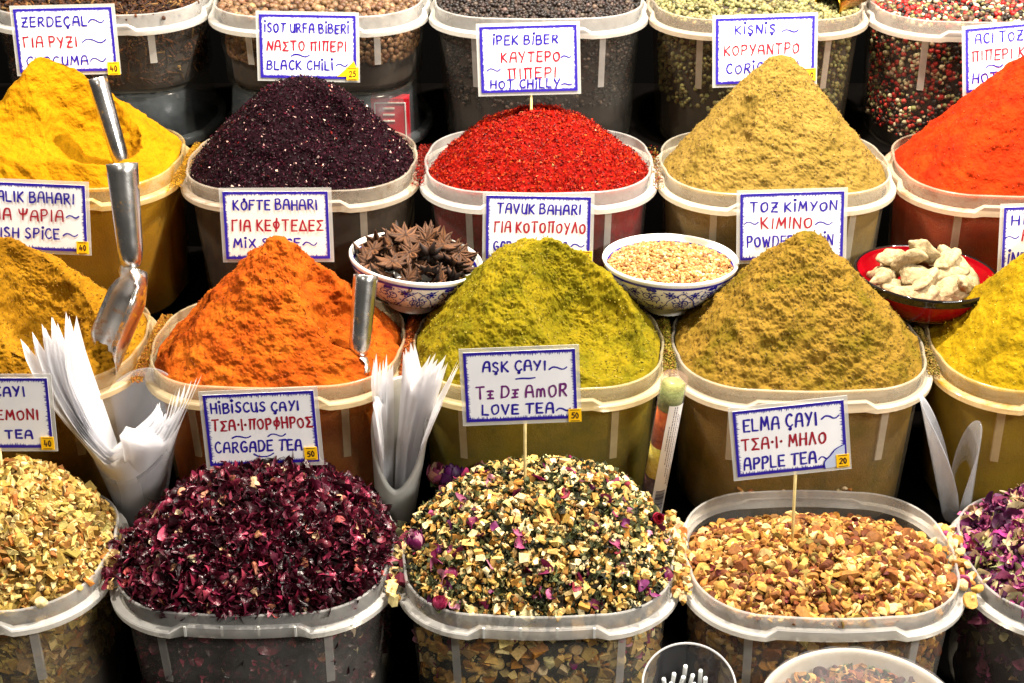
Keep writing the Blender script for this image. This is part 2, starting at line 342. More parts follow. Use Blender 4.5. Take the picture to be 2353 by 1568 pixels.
def make_heap(name, row, i, label, cat, mat, peak, ypk=0.5, a=1.0, b=1.0, edge=(-0.004, -0.016, -0.024), carves=(), amp=(0.0022, 0.0016, 0.0011), H=H_, ns=170, nth=560,
              tip=0.10, side=0.0035, dz=0.0, lump=0.004, group=None, core=None, floor=None, ridge=None):
    """heaped contents of the tub: peak is the photo pixel of its top; edge = height of the fill below the rim at the front, sides and back"""
    y, z = ROW[row]; z = z - 0.0022 * i + dz; ox = np.array([i * P_, y, z])
    pk = at_y(peak[0], peak[1], y + ypk * D_) - ox
    th_pts, _ = rrect(-0.0042); m = len(th_pts); L = np.concatenate([th_pts, th_pts[:1]]); s_ = np.concatenate([[0], np.cumsum(np.linalg.norm(np.diff(L, axis=0), axis=1))])
    u = np.linspace(0, s_[-1], nth, endpoint=False); O = np.column_stack([np.interp(u, s_, L[:, 0]), np.interp(u, s_, L[:, 1]) + D_ / 2])
    px, py = pk[0], pk[1]
    s = np.linspace(0, 1, ns)[:, None]
    X = px * (1 - s) + O[None, :, 0] * s; Y = py * (1 - s) + O[None, :, 1] * s
    fy = np.clip(O[:, 1] / D_, 0, 1)
    ez = np.where(fy < 0.5, edge[0] + (edge[1] - edge[0]) * (fy / 0.5) ** 1.5, edge[1] + (edge[2] - edge[1]) * ((fy - 0.5) / 0.5) ** 1.2)
    ss = np.sqrt(s * s + tip * tip) ; ss = (ss - tip) / (math.sqrt(1 + tip * tip) - tip)
    prof = np.clip(1 - ss ** a, 0, 1) ** b
    Zh = ez[None] + (pk[2] - ez[None]) * prof
    Zh = Zh + lump * 2 * fbm(np.stack([X, Y, 0 * X + 3.1 * row + i], -1), 0.055, 3) * np.clip(1.1 - s ** 3, 0, 1) * (1 - 0.6 * np.exp(-(s / 0.12) ** 2))
    for cv in carves:      # a scoop took a bite: the lower of the heap and a ball's surface
        cx, cy, cz, cr, sx = cv; d2 = ((X - cx) / sx) ** 2 + (Y - cy) ** 2
        dd = np.sqrt(d2); lim_ = 0.93 * cr; sph = np.where(dd < lim_, cz - np.sqrt(np.maximum(cr * cr - d2, 1e-9)), cz - math.sqrt(cr * cr - lim_ * lim_) + 2.5 * (dd - lim_))
        k = 0.0045; h = np.clip(0.5 + 0.5 * (Zh - sph) / k, 0, 1); Zh = Zh * (1 - h) + sph * h - k * h * (1 - h)
    if floor is not None: Zh = np.maximum(Zh, floor)
    lim = np.where(s > 0.97, 1, 0); Zh = np.where(lim == 1, np.minimum(Zh, ez[None] + 0.006), Zh)
    V = np.stack([X, Y, Zh], -1)
    # displace along the surface normal so that steep flanks crumble as well
    du = np.gradient(V, axis=0); dv = np.roll(V, -1, 1) - np.roll(V, 1, 1); N = np.cross(dv, du); N[..., :] *= np.sign(N[..., 2:3] + 1e-9); N /= np.linalg.norm(N, axis=-1, keepdims=True) + 1e-12
    V = V + N * (noise_z(V, *amp, seed=row * 3.3 + i * 1.7) * np.clip((1.0 - s) * 14 + 0.25, 0, 1) * np.clip(s * 10 + 0.15, 0, 1))[..., None]
    V[0] = V[0].mean(0)
    sk = []
    for zz in (0.012, 0.03, 0.06, 0.1, 0.15, H - 0.004):
        q, _ = rrect(inset(-zz, H) - side); qq = np.concatenate([q, q[:1]]); sl = np.concatenate([[0], np.cumsum(np.linalg.norm(np.diff(qq, axis=0), axis=1))]); uu = u / s_[-1] * sl[-1]
        if zz > H: continue
        top = V[-1, :, 2] - 0.002
        sk.append(np.column_stack([np.interp(uu, sl, qq[:, 0]), np.interp(uu, sl, qq[:, 1]) + D_ / 2, np.minimum(top, -zz)]))
    A = np.concatenate([V, np.array(sk)], 0)
    o = mk(name, *loft(A, False, True), core or mat, None)
    o.location = ox; tag(o, label, cat, group)
    HEAPS[(row, i)] = dict(o=o, V=V, S=np.array(sk), N=N, ox=ox, side=side)
    return o
def sample(h, n, smax=1.0, up=0.0, skirt=0, H=H_):
    """points and normals on a heap's top (and skirt points on its front wall)"""
    V = h['V']; ns = int(V.shape[0] * smax) - 1; m = V.shape[1]
    a_ = np.linalg.norm(np.cross(V[1:, :] - V[:-1, :], np.roll(V, -1, 1)[:-1] - V[:-1]), axis=-1)[:ns]
    pr = a_.ravel() / a_.sum(); k = rng.choice(len(pr), n, p=pr); r, c = k // m, k % m; f, g = rng.random((2, n, 1))
    p = (V[r, c] * (1 - g) + V[r, (c + 1) % m] * g) * (1 - f) + (V[r + 1, c] * (1 - g) + V[r + 1, (c + 1) % m] * g) * f
    nn = h['N'][r, c]; nn = nn + 0
    nn[:, 2] = np.maximum(nn[:, 2], 0.25); nn /= np.linalg.norm(nn, axis=1)[:, None]
    return p + nn * up, nn
def front_wall(n, H=H_, side=0.005, zlo=0.13):
    """points just inside the tub's front and flank walls, normals pointing out"""
    q, _ = rrect(0); keep = []
    z = -rng.uniform(0.012, zlo, n); P = np.zeros((n, 3)); N = np.zeros((n, 3)); idx = np.nonzero(q[:, 1] < 0.02)[0]; idx = idx[np.argsort(idx)]
    L = np.linalg.norm(np.roll(q, -1, 0) - q, axis=1); pr = np.where(q[:, 1] < 0.03, L, 0); pr /= pr.sum()
    j = rng.choice(len(q), n, p=pr); f = rng.random((n, 1)); pos = q[j] * (1 - f) + q[(j + 1) % len(q)] * f
    g1, _ = rrect(0.001); g = (g1 - q) / 0.001; nr = g[j] / np.linalg.norm(g[j], axis=1)[:, None]
    ins = np.array([inset(zz, H) for zz in z]) - side
    P[:, :2] = pos + nr * ins[:, None]; P[:, 1] += D_ / 2; P[:, 2] = z; N[:, :2] = nr
    return P, N
def strew(name, key, temps, n, size, cols, wts, mat, jit=0.18, tilt=0.5, up=0.001, smax=0.985, nwall=0, wsize=None, smooth=False, aniso=None, zlo=0.13, H=H_, wside=0.006, sdev=0.22):
    h = HEAPS[key]; p, nn = sample(h, n, smax, 0); p = p + nn * rng.normal(up, 0.0012, (n, 1))
    R = frames(nn, tilt)
    S = size * np.clip(1 + sdev * rng.normal(size=n), 0.5, 1.7)
    if nwall:
        pw, nw = front_wall(nwall, H, wside, zlo); R = np.concatenate([R, frames(nw, 0.25)]); p = np.concatenate([p, pw]); S = np.concatenate([S, (wsize or size) * np.clip(1 + sdev * rng.normal(size=nwall), 0.5, 1.6)])
    C = palette(len(p), cols, wts, jit)
    V, Fc, C = scatter(temps, p, R, S, C)
    o = mk(name, V, Fc, mat, h['o'], smooth, C); o['kind'] = 'stuff'; return o
# ------------------------------------------------------------------ stepped stand under the tubs
def stand():
    parts = []
    tops = {k: ROW[k][1] - H_ - 0.004 for k in ROW}
    ys = {4: ROW[4][0] - 0.03, 3: ROW[3][0] + 0.018, 2: ROW[2][0] + 0.018, 1: ROW[1][0] + 0.018, 0: 1.06}
    t = empty('stepped_stand', (0, 0, -0.6), 'dark stepped stand in shadow that carries the four rows of tubs', 'stand')
    for k in (4, 3, 2, 1):
        y0, y1 = ys[k], ys[k - 1]
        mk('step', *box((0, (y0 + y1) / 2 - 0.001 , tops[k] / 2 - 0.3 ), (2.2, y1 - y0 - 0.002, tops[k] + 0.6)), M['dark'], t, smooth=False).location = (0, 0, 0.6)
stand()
# ------------------------------------------------------------------ the tubs
T = {}
TUBS = [  # row, column, label, dust colour, keywords
 (1, -2, 'cloudy tub of brown cloves at the top left corner', '#8a6a4a', dict(clear=0.5, H=0.112)),
 (1, -1, 'cloudy tub full of round beige allspice berries', '#a89478', dict(clear=0.60, H=0.112)),
 (1, 0, 'cloudy tub full of black peppercorns behind the hot chilly sign', '#a08050', dict(clear=0.5)),
 (1, 1, 'cloudy tub full of green peppercorns with a brass scoop', '#b07838', dict(clear=0.5, milk=(0.62, 0.50, 0.34, 1))),
 (1, 2, 'cloudy tub full of mixed red, white and black peppercorns', '#a87a68', dict(clear=0.58, milk=(0.70, 0.60, 0.50, 1))),
 (2, -2, 'yellow stained tub of turmeric powder with a steel scoop', '#e0a000', dict(clear=0.45, milk=(0.78, 0.58, 0.12, 1), dustlo=0.40)),
 (2, -1, 'cloudy tub with dusty rim holding black chili flakes', '#9a7036', dict(clear=0.5, milk=(0.66, 0.54, 0.38, 1), dustlo=0.44)),
 (2, 0, 'clean cloudy tub holding bright red chili flakes', '#c08a4a', dict(clear=0.55, dustlo=0.60)),
 (2, 1, 'cloudy tub holding the tall tan coriander cone', '#c8a048', dict(clear=0.5, milk=(0.76, 0.68, 0.50, 1), dustlo=0.56)),
 (2, 2, 'cloudy tub of orange red hot pepper powder by the right edge', '#b0682c', dict(clear=0.5, milk=(0.70, 0.52, 0.30, 1), dustlo=0.46)),
 (3, -2, 'yellow dusted tub of fish spice at the left edge', '#d08a10', dict(clear=0.45, milk=(0.72, 0.48, 0.14, 1), dustlo=0.42)),
 (3, -1, 'yellowish tub holding the orange meatball spice cone', '#d09a20', dict(clear=0.5, milk=(0.78, 0.60, 0.26, 1), dustlo=0.50)),
 (3, 0, 'yellowish tub holding the greenish yellow chicken spice heap', '#c8a41c', dict(clear=0.5, milk=(0.76, 0.62, 0.26, 1), dustlo=0.48)),
 (3, 1, 'cloudy tub holding the olive brown cumin cone', '#b8964a', dict(clear=0.55, milk=(0.76, 0.66, 0.46, 1), dustlo=0.57)),
 (3, 2, 'yellow stained tub of yellow curry powder by the right edge', '#cc9410', dict(clear=0.45, milk=(0.78, 0.56, 0.16, 1), dustlo=0.42)),
 (4, -2, 'cloudy tub of pale lemon peel chips in the lower left corner', '#c8a070', dict(clear=0.68)),
 (4, -1, 'cloudy tub heaped with dark crimson hibiscus', '#b09868', dict(clear=0.62, dustlo=0.58, ticks=True)),
 (4, 0, 'clear cloudy tub heaped with love tea mix of chips and rose petals', '#b09868', dict(clear=0.68, dustlo=0.60, ticks=True)),
 (4, 1, 'cloudy tub partly filled with golden brown apple tea pieces', '#b89868', dict(clear=0.66, dustlo=0.58)),
 (4, 2, 'cloudy tub of purple and cream dried roses in the lower right corner', '#c0a070', dict(clear=0.62)),
]
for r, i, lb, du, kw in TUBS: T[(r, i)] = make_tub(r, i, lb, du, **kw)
# two upturned empty tubs lift the short tubs at the back; a red packet shows through one
def upturned(i, label):
    y, z = ROW[1]; z = z - 0.0022 * i - 0.1135; Hs = 0.076
    t = empty('upturned_tub', (i * P_, y, z - Hs), label, 'tub', 'upturned empty tubs under the back row')
    m = plastic('cloudy_empty_tub', 0.86, (0.22, 0.25, 0.27, 1), 0.2)
    mk('body', *loft([ring(-0.006, 0.0), ring(-0.008, 0.02), ring(-0.014, Hs - 0.006), ring(-0.022, Hs)], False, True), m, t)
    mk('rim', *loft([ring(-0.006, 0.014), ring(0.003, 0.013), ring(0.003, 0.001), ring(-0.006, 0.0)]), m, t)
upturned(-2, 'upturned empty tub under the tub of cloves')
upturned(-1, 'upturned empty tub with a red packet showing through it')
b = at_y(897, 236, ROW[1][0] + 0.05)
pk = empty('red_packet', (b[0], b[1], ROW[1][1] - H_ - 0.0), 'red printed packet seen through the empty tub behind the black chili', 'packet')
mk('carton', *box((0, 0, 0.033), (0.052, 0.02, 0.066)), plain('red_carton', lin('#c01828'), 0.4), pk, smooth=False)
mw = plain('white_print', (0.8, 0.78, 0.76, 1), 0.5)
for s in (-1, 1): 
    mk('printed_line', *box((s * 0.021, -0.0104, 0.034), (0.0016, 0.0008, 0.052)), mw, pk, smooth=False)
    mk('printed_line', *box((0, -0.0104, 0.034 + s * 0.026), (0.0404, 0.0008, 0.0016)), mw, pk, smooth=False)
for k in range(3): mk('printed_line', *box((-0.002, -0.0104, 0.034 + 0.009 * k), (0.016, 0.0008, 0.0022)), mw, pk, smooth=False)
# ------------------------------------------------------------------ powders
HP = 'heaps of ground spice'
make_heap('turmeric_heap', 2, -2, 'bright yellow heap of turmeric powder with a scooped hollow', 'spice heap', powder('turmeric', ['#e89600', '#f6ac00', '#f8b606'], 16, 0.44), (98, 116), 0.52, 0.95, 1.0,
          edge=(-0.006, 0.0, -0.006), carves=((0.055, 0.066, 0.066, 0.060, 1.2), (-0.02, 0.03, 0.085, 0.060, 1.4)), amp=(0.0028, 0.0008, 0.0006), group=HP, tip=0.07)
make_heap('black_chili_heap', 2, -1, 'dark purple black heap of chili flakes', 'spice heap', plain('black_chili_dark', lin('#14040a'), 0.8, spec=0.05, nscale=200, namp=0.4), (690, 182), 0.55, 1.3, 1.0,
          edge=(-0.006, -0.01, -0.012), carves=((0.042, 0.058, 0.082, 0.052, 0.75),), amp=(0.0023, 0.0009, 0.0008), group=HP, tip=0.16)
make_heap('red_chili_heap', 2, 0, 'bright red heap of chili flakes', 'spice heap', plain('red_chili_dark', lin('#700802'), 0.8, spec=0.05, nscale=200, namp=0.4), (1228, 250), 0.60, 1.6, 1.0,
          edge=(-0.006, -0.020, -0.030), carves=((-0.075, 0.14, 0.115, 0.075, 1.3),), amp=(0.0023, 0.0009, 0.0008), group=HP, tip=0.12)
make_heap('coriander_heap', 2, 1, 'tall tan cone of ground coriander', 'spice heap', powder('coriander', ['#9c8034', '#ac8c3e', '#b89646'], 22, 0.56), (1795, 128), 0.52, 1.0, 1.0,
          edge=(-0.006, -0.012, -0.03), carves=((-0.066, 0.052, 0.062, 0.024, 1.2),), amp=(0.0023, 0.0013, 0.0013), group=HP, tip=0.14)
make_heap('hot_pepper_heap', 2, 2, 'orange red cone of hot pepper powder at the right edge', 'spice heap', powder('hot_pepper', ['#c22c02', '#dc3a02', '#e84a06'], 22), (2385, 112), 0.52, 1.0, 1.0,
          edge=(-0.006, -0.010, -0.012), amp=(0.0023, 0.0011, 0.0009), group=HP, tip=0.08)
make_heap('fish_spice_heap', 3, -2, 'mustard yellow heap of fish spice with a scooped hollow', 'spice heap', powder('fish_spice', ['#ab7410', '#cc9014', '#d89c1e'], 22), (-6, 545), 0.52, 1.0, 1.0,
          edge=(-0.006, -0.008, -0.010), carves=((0.060, 0.060, 0.056, 0.054, 1.15),), amp=(0.0034, 0.0014, 0.0013), group=HP, tip=0.14)
make_heap('meatball_spice_heap', 3, -1, 'orange cone of meatball spice powder', 'spice heap', powder('meatball_spice', ['#b84806', '#d86410', '#e27818'], 20, 0.56), (640, 546), 0.52, 1.0, 1.0,
          edge=(-0.006, -0.012, -0.020), carves=((0.090, 0.075, 0.052, 0.044, 0.95), (0.062, 0.102, 0.082, 0.030, 0.9), (-0.03, 0.2, 0.09, 0.05, 1.2)), amp=(0.0034, 0.0014, 0.0010), group=HP, tip=0.08)
make_heap('chicken_spice_heap', 3, 0, 'greenish yellow heap of chicken spice with a scooped right side', 'spice heap', powder('chicken_spice', ['#7e7806', '#a89610', '#c0a618'], 24, 0.46), (1243, 556), 0.56, 1.25, 1.0,
          edge=(-0.006, -0.002, -0.004), carves=((0.064, 0.066, 0.060, 0.062, 1.05), (0.075, 0.040, 0.040, 0.046, 1.1)), amp=(0.0025, 0.0013, 0.0014), group=HP, tip=0.22)
make_heap('cumin_heap', 3, 1, 'tall olive brown cone of ground cumin', 'spice heap', powder('cumin', ['#877218', '#a5822c', '#b48c34'], 22, 0.54), (1858, 530), 0.52, 1.02, 1.0,
          edge=(-0.006, -0.002, -0.004), amp=(0.0034, 0.0016, 0.0015), group=HP, tip=0.07)
make_heap('curry_heap', 3, 2, 'bright yellow heap of curry powder at the right edge', 'spice heap', powder('curry_powder', ['#b09006', '#d0a80a', '#deb814'], 24, 0.44), (2500, 490), 0.52, 0.95, 1.05,
          edge=(-0.006, -0.006, -0.006), amp=(0.0021, 0.0009, 0.0008), group=HP, tip=0.12)
MP = pieces('dry_pieces', lo=0.5, bmp=0.0012); MPs = pieces('thin_petals', 0.5, 0.35, 0.2); MHB = pieces('leathery_petals', 0.36, 0.5, 0.08, 110, 0.22, 0.0015); MG = pieces('glossy_flakes', 0.45, 0.12); MR = pieces('smooth_seeds', 0.5, 0.3, nscale=300)
fl = t_flake(14)
strew('flakes', (2, -1), fl, 15000, 0.0040, ['#230612', '#120309', '#300a18', '#441020', '#c8a49c', '#70140c'], [40, 40, 22, 8, 2.2, 1], MG, 0.3, 0.55, nwall=1500)
strew('flakes', (2, 0), fl, 15000, 0.0040, ['#981604', '#780b02', '#b42c04', '#500602', '#c4501c', '#cc9060'], [40, 26, 24, 12, 4, 0.8], MG, 0.22, 0.55, nwall=1500)
def dimhex(h, f=0.72): return '#' + ''.join('%02x' % int(int(h[k:k+2], 16) * f) for k in (1, 3, 5))
for k, c in (((2, 1), ['#b89650', '#c4a25c', '#a07e3c']), ((3, 1), ['#9a7c30', '#b49240', '#84701e', '#a4803a']), ((3, 0), ['#b09c16', '#c4ac28', '#9c8e10', '#d2be48']), ((3, -2), ['#c48a18', '#daa62c', '#b47c14'])):
    strew('grains', k, t_chunk(8, 0.8, 1), 5200, 0.0019, [dimhex(q) for q in c], None, MP, 0.15, 0.9, up=-0.0004)
for k, c in (((3, -1), ['#d86a10', '#b84a06', '#e08020']), ((2, 2), ['#dc3c04', '#b82802', '#f05a10']), ((3, 2), ['#dcb810', '#b89a08', '#ecd040'])):
    strew('grains', k, t_chunk(8, 0.8, 1), 3600, 0.0017, [dimhex(q) for q in c], None, MP, 0.12, 0.9, up=-0.0006)
# ------------------------------------------------------------------ whole spices of the back row
GW = 'tubs of whole spice in the back row'
def flat_fill(name, i, label, core, front=-0.008, rise=0.02, H=H_):
    y, z = ROW[1]
    c = np.array([i * P_, y + D_ * 0.6, z + rise]); v = c - CAM; zc = v @ FW
    return make_heap(name, 1, i, label, 'spice heap', core, (CX + F * (v @ RT) / zc, CY - F * (v @ UP) / zc), 0.6, 1.6, 1.0, edge=(front, -0.008, -0.008), ns=60, nth=240, H=H, side=0.010, lump=0.002, group='heaps of whole spice in the back row')
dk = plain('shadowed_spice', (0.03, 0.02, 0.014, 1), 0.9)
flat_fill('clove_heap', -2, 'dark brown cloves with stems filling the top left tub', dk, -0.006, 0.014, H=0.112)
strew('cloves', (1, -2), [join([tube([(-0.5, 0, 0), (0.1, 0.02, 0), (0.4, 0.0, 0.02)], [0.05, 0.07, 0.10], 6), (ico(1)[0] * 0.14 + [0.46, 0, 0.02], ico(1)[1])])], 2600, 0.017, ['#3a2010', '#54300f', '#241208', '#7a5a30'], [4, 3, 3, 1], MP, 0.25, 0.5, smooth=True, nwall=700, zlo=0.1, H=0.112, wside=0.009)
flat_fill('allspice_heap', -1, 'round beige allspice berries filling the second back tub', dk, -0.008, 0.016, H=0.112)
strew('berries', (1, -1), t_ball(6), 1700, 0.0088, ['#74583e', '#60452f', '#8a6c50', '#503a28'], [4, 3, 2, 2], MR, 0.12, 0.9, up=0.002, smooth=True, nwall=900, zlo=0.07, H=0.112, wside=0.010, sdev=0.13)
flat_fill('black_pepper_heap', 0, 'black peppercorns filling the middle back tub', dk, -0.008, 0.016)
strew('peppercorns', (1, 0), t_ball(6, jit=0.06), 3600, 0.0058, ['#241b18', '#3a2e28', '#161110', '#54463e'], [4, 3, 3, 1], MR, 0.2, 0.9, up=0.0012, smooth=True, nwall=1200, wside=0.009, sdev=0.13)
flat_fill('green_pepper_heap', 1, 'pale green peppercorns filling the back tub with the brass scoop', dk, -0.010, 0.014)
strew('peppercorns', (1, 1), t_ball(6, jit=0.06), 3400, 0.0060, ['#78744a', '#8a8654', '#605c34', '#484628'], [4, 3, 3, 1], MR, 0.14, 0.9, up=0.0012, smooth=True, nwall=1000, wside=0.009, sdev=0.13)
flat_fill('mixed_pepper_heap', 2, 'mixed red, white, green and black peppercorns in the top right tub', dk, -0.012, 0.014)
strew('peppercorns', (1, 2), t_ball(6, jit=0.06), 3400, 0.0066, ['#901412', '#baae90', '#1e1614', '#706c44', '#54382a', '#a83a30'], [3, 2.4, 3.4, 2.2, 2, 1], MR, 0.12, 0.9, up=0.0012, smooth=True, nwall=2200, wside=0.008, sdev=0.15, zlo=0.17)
# ------------------------------------------------------------------ teas of the front row
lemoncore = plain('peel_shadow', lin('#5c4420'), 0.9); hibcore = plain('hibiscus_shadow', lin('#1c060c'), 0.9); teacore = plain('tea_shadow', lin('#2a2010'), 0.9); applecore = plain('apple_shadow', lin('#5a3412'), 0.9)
GT = 'heaps of loose tea in the front row'
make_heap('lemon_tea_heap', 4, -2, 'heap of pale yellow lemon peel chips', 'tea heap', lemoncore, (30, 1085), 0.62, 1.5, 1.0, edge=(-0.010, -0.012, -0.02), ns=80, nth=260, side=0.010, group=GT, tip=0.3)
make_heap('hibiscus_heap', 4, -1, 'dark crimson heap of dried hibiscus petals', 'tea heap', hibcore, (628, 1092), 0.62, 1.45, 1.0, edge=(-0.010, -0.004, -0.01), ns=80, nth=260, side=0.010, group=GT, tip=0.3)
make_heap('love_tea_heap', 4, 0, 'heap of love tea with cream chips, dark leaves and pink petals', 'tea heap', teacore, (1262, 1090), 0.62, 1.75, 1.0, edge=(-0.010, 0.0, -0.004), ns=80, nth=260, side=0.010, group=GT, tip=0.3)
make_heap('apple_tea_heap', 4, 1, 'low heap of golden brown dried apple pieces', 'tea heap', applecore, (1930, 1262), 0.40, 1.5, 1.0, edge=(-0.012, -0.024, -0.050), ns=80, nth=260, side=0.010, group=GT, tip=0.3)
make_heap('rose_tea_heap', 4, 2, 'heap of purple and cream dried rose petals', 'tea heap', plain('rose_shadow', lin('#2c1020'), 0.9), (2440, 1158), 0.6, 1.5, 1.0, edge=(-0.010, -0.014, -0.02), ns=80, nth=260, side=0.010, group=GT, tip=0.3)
chip = t_cube(14, 0.28); cube = t_cube(14, 0.6); chunk = [(V_ + 0.05 * fbm(V_ + k_ * 3.1, 0.30, 2)[:, None] * V_ * 3, F_) for k_, (V_, F_) in enumerate(t_chunk(18, 0.8, 3, 6, 0.09))]; pet = t_petal(22, 4.2, 0.30, 10, 4, 1.6); pets = t_petal(12, 3.4, 0.22, 9, 3, 2.0); petw = t_petal(16, 3.0, 0.45, 9, 5, 1.4)
cup = t_petal(12, 1.2, 0.55, 7, 5, 0.4)
strew('peel_chips', (4, -2), chip, 2900, 0.0102, ['#b49850', '#9c7e36', '#c8b070', '#846024', '#a46626'], [4, 3, 3, 2, 1], MP, 0.16, 0.75, up=0.001, nwall=900, wsize=0.013, wside=0.008)
strew('peel_chunks', (4, -2), chunk, 1000, 0.0085, ['#c4ac68', '#a4803c', '#d8c890', '#8c5a24'], [4, 3, 2, 2], MP, 0.16, 0.9, up=0.003)
strew('hibiscus_petals', (4, -1), pet + petw, 2300, 0.0200, ['#56102a', '#3a0a1c', '#7a1c38', '#280612', '#a03c54'], [4, 4, 3, 3, 1.3], MHB, 0.3, 1.2, up=0.003, nwall=700, wsize=0.02, wside=0.010, smooth=True)
strew('large_petals', (4, -1), t_petal(18, 5.5, 0.24, 14, 6, 1.6), 380, 0.0245, ['#480c20', '#320816', '#6c1a32', '#240510', '#8c3448'], [4, 3, 3, 3, 1.5], MHB, 0.25, 1.1, up=0.007, smooth=True)
strew('curled_shreds', (4, -1), pets, 2000, 0.0165, ['#5a1228', '#3c0a1c', '#8c2a44', '#240610'], [4, 4, 2, 3], MHB, 0.3, 1.4, up=0.005, smooth=True)
strew('pale_petal_bases', (4, -1), petw + chunk[:5], 190, 0.0110, ['#d8b48a', '#e8d0b0', '#b87a58', '#a84a48'], [3, 2, 2, 2], MPs, 0.15, 1.0, up=0.006, nwall=30, wside=0.009)
strew('citrus_chips', (4, 0), cube + chunk[:8], 1500, 0.0083, ['#d4b878', '#c0964a', '#e4d2a0', '#a2702c', '#c8a45c'], [4, 3, 3, 2, 3], MP, 0.14, 0.9, up=0.003, nwall=330, wsize=0.0125, wside=0.007)
strew('citrus_crumbs', (4, 0), chunk, 2100, 0.0052, ['#c4a866', '#a47a36', '#d8c48c', '#7a4e1c'], [4, 3, 2, 2], MP, 0.16, 0.9, up=0.003, nwall=300, wside=0.007)
strew('green_tea_leaves', (4, 0), pets, 2500, 0.0140, ['#34381f', '#4a4e30', '#222416', '#5c6038', '#6e6c40'], [4, 4, 3, 2, 1], MP, 0.2, 0.9, up=0.003, nwall=520, wsize=0.013, wside=0.009)
strew('rose_petals', (4, 0), cup, 110, 0.0125, ['#842050', '#9a4068', '#6c2058', '#b47a8c', '#5a1432', '#90283c'], [3, 3, 2, 2, 2, 2], MPs, 0.2, 0.8, up=0.005, nwall=90, wside=0.007, smooth=True)
strew('apple_pieces', (4, 1), chunk, 1900, 0.0122, ['#a07030', '#b48840', '#d4b478', '#7e4e20', '#643210', '#8c7a3e'], [4, 4, 2, 4, 3, 1.4], MP, 0.16, 0.9, up=0.002, nwall=650, wsize=0.014, wside=0.008, sdev=0.3)
strew('apple_crumbs', (4, 1), chunk + cup[:4], 1900, 0.0078, ['#a07034', '#b89248', '#d4b478', '#704014', '#642822'], [4, 3, 2, 3, 1], MP, 0.18, 0.9, up=0.003, nwall=300, wside=0.008)
strew('rose_petals', (4, 2), cup + petw, 900, 0.0180, ['#5a184c', '#8a2a6a', '#b05a86', '#c8b890', '#380c30', '#b89878', '#9c9c6c'], [3, 3, 2, 3, 3, 2, 1.5], MPs, 0.22, 1.0, up=0.003, nwall=260, wside=0.009, smooth=True)
strew('rose_shreds', (4, 2), pets, 1800, 0.0120, ['#7a2462', '#9a4074', '#c8a884', '#3c0f30', '#8c8450'], [4, 3, 2, 2, 1.5], MPs, 0.2, 1.2, up=0.004, smooth=True)
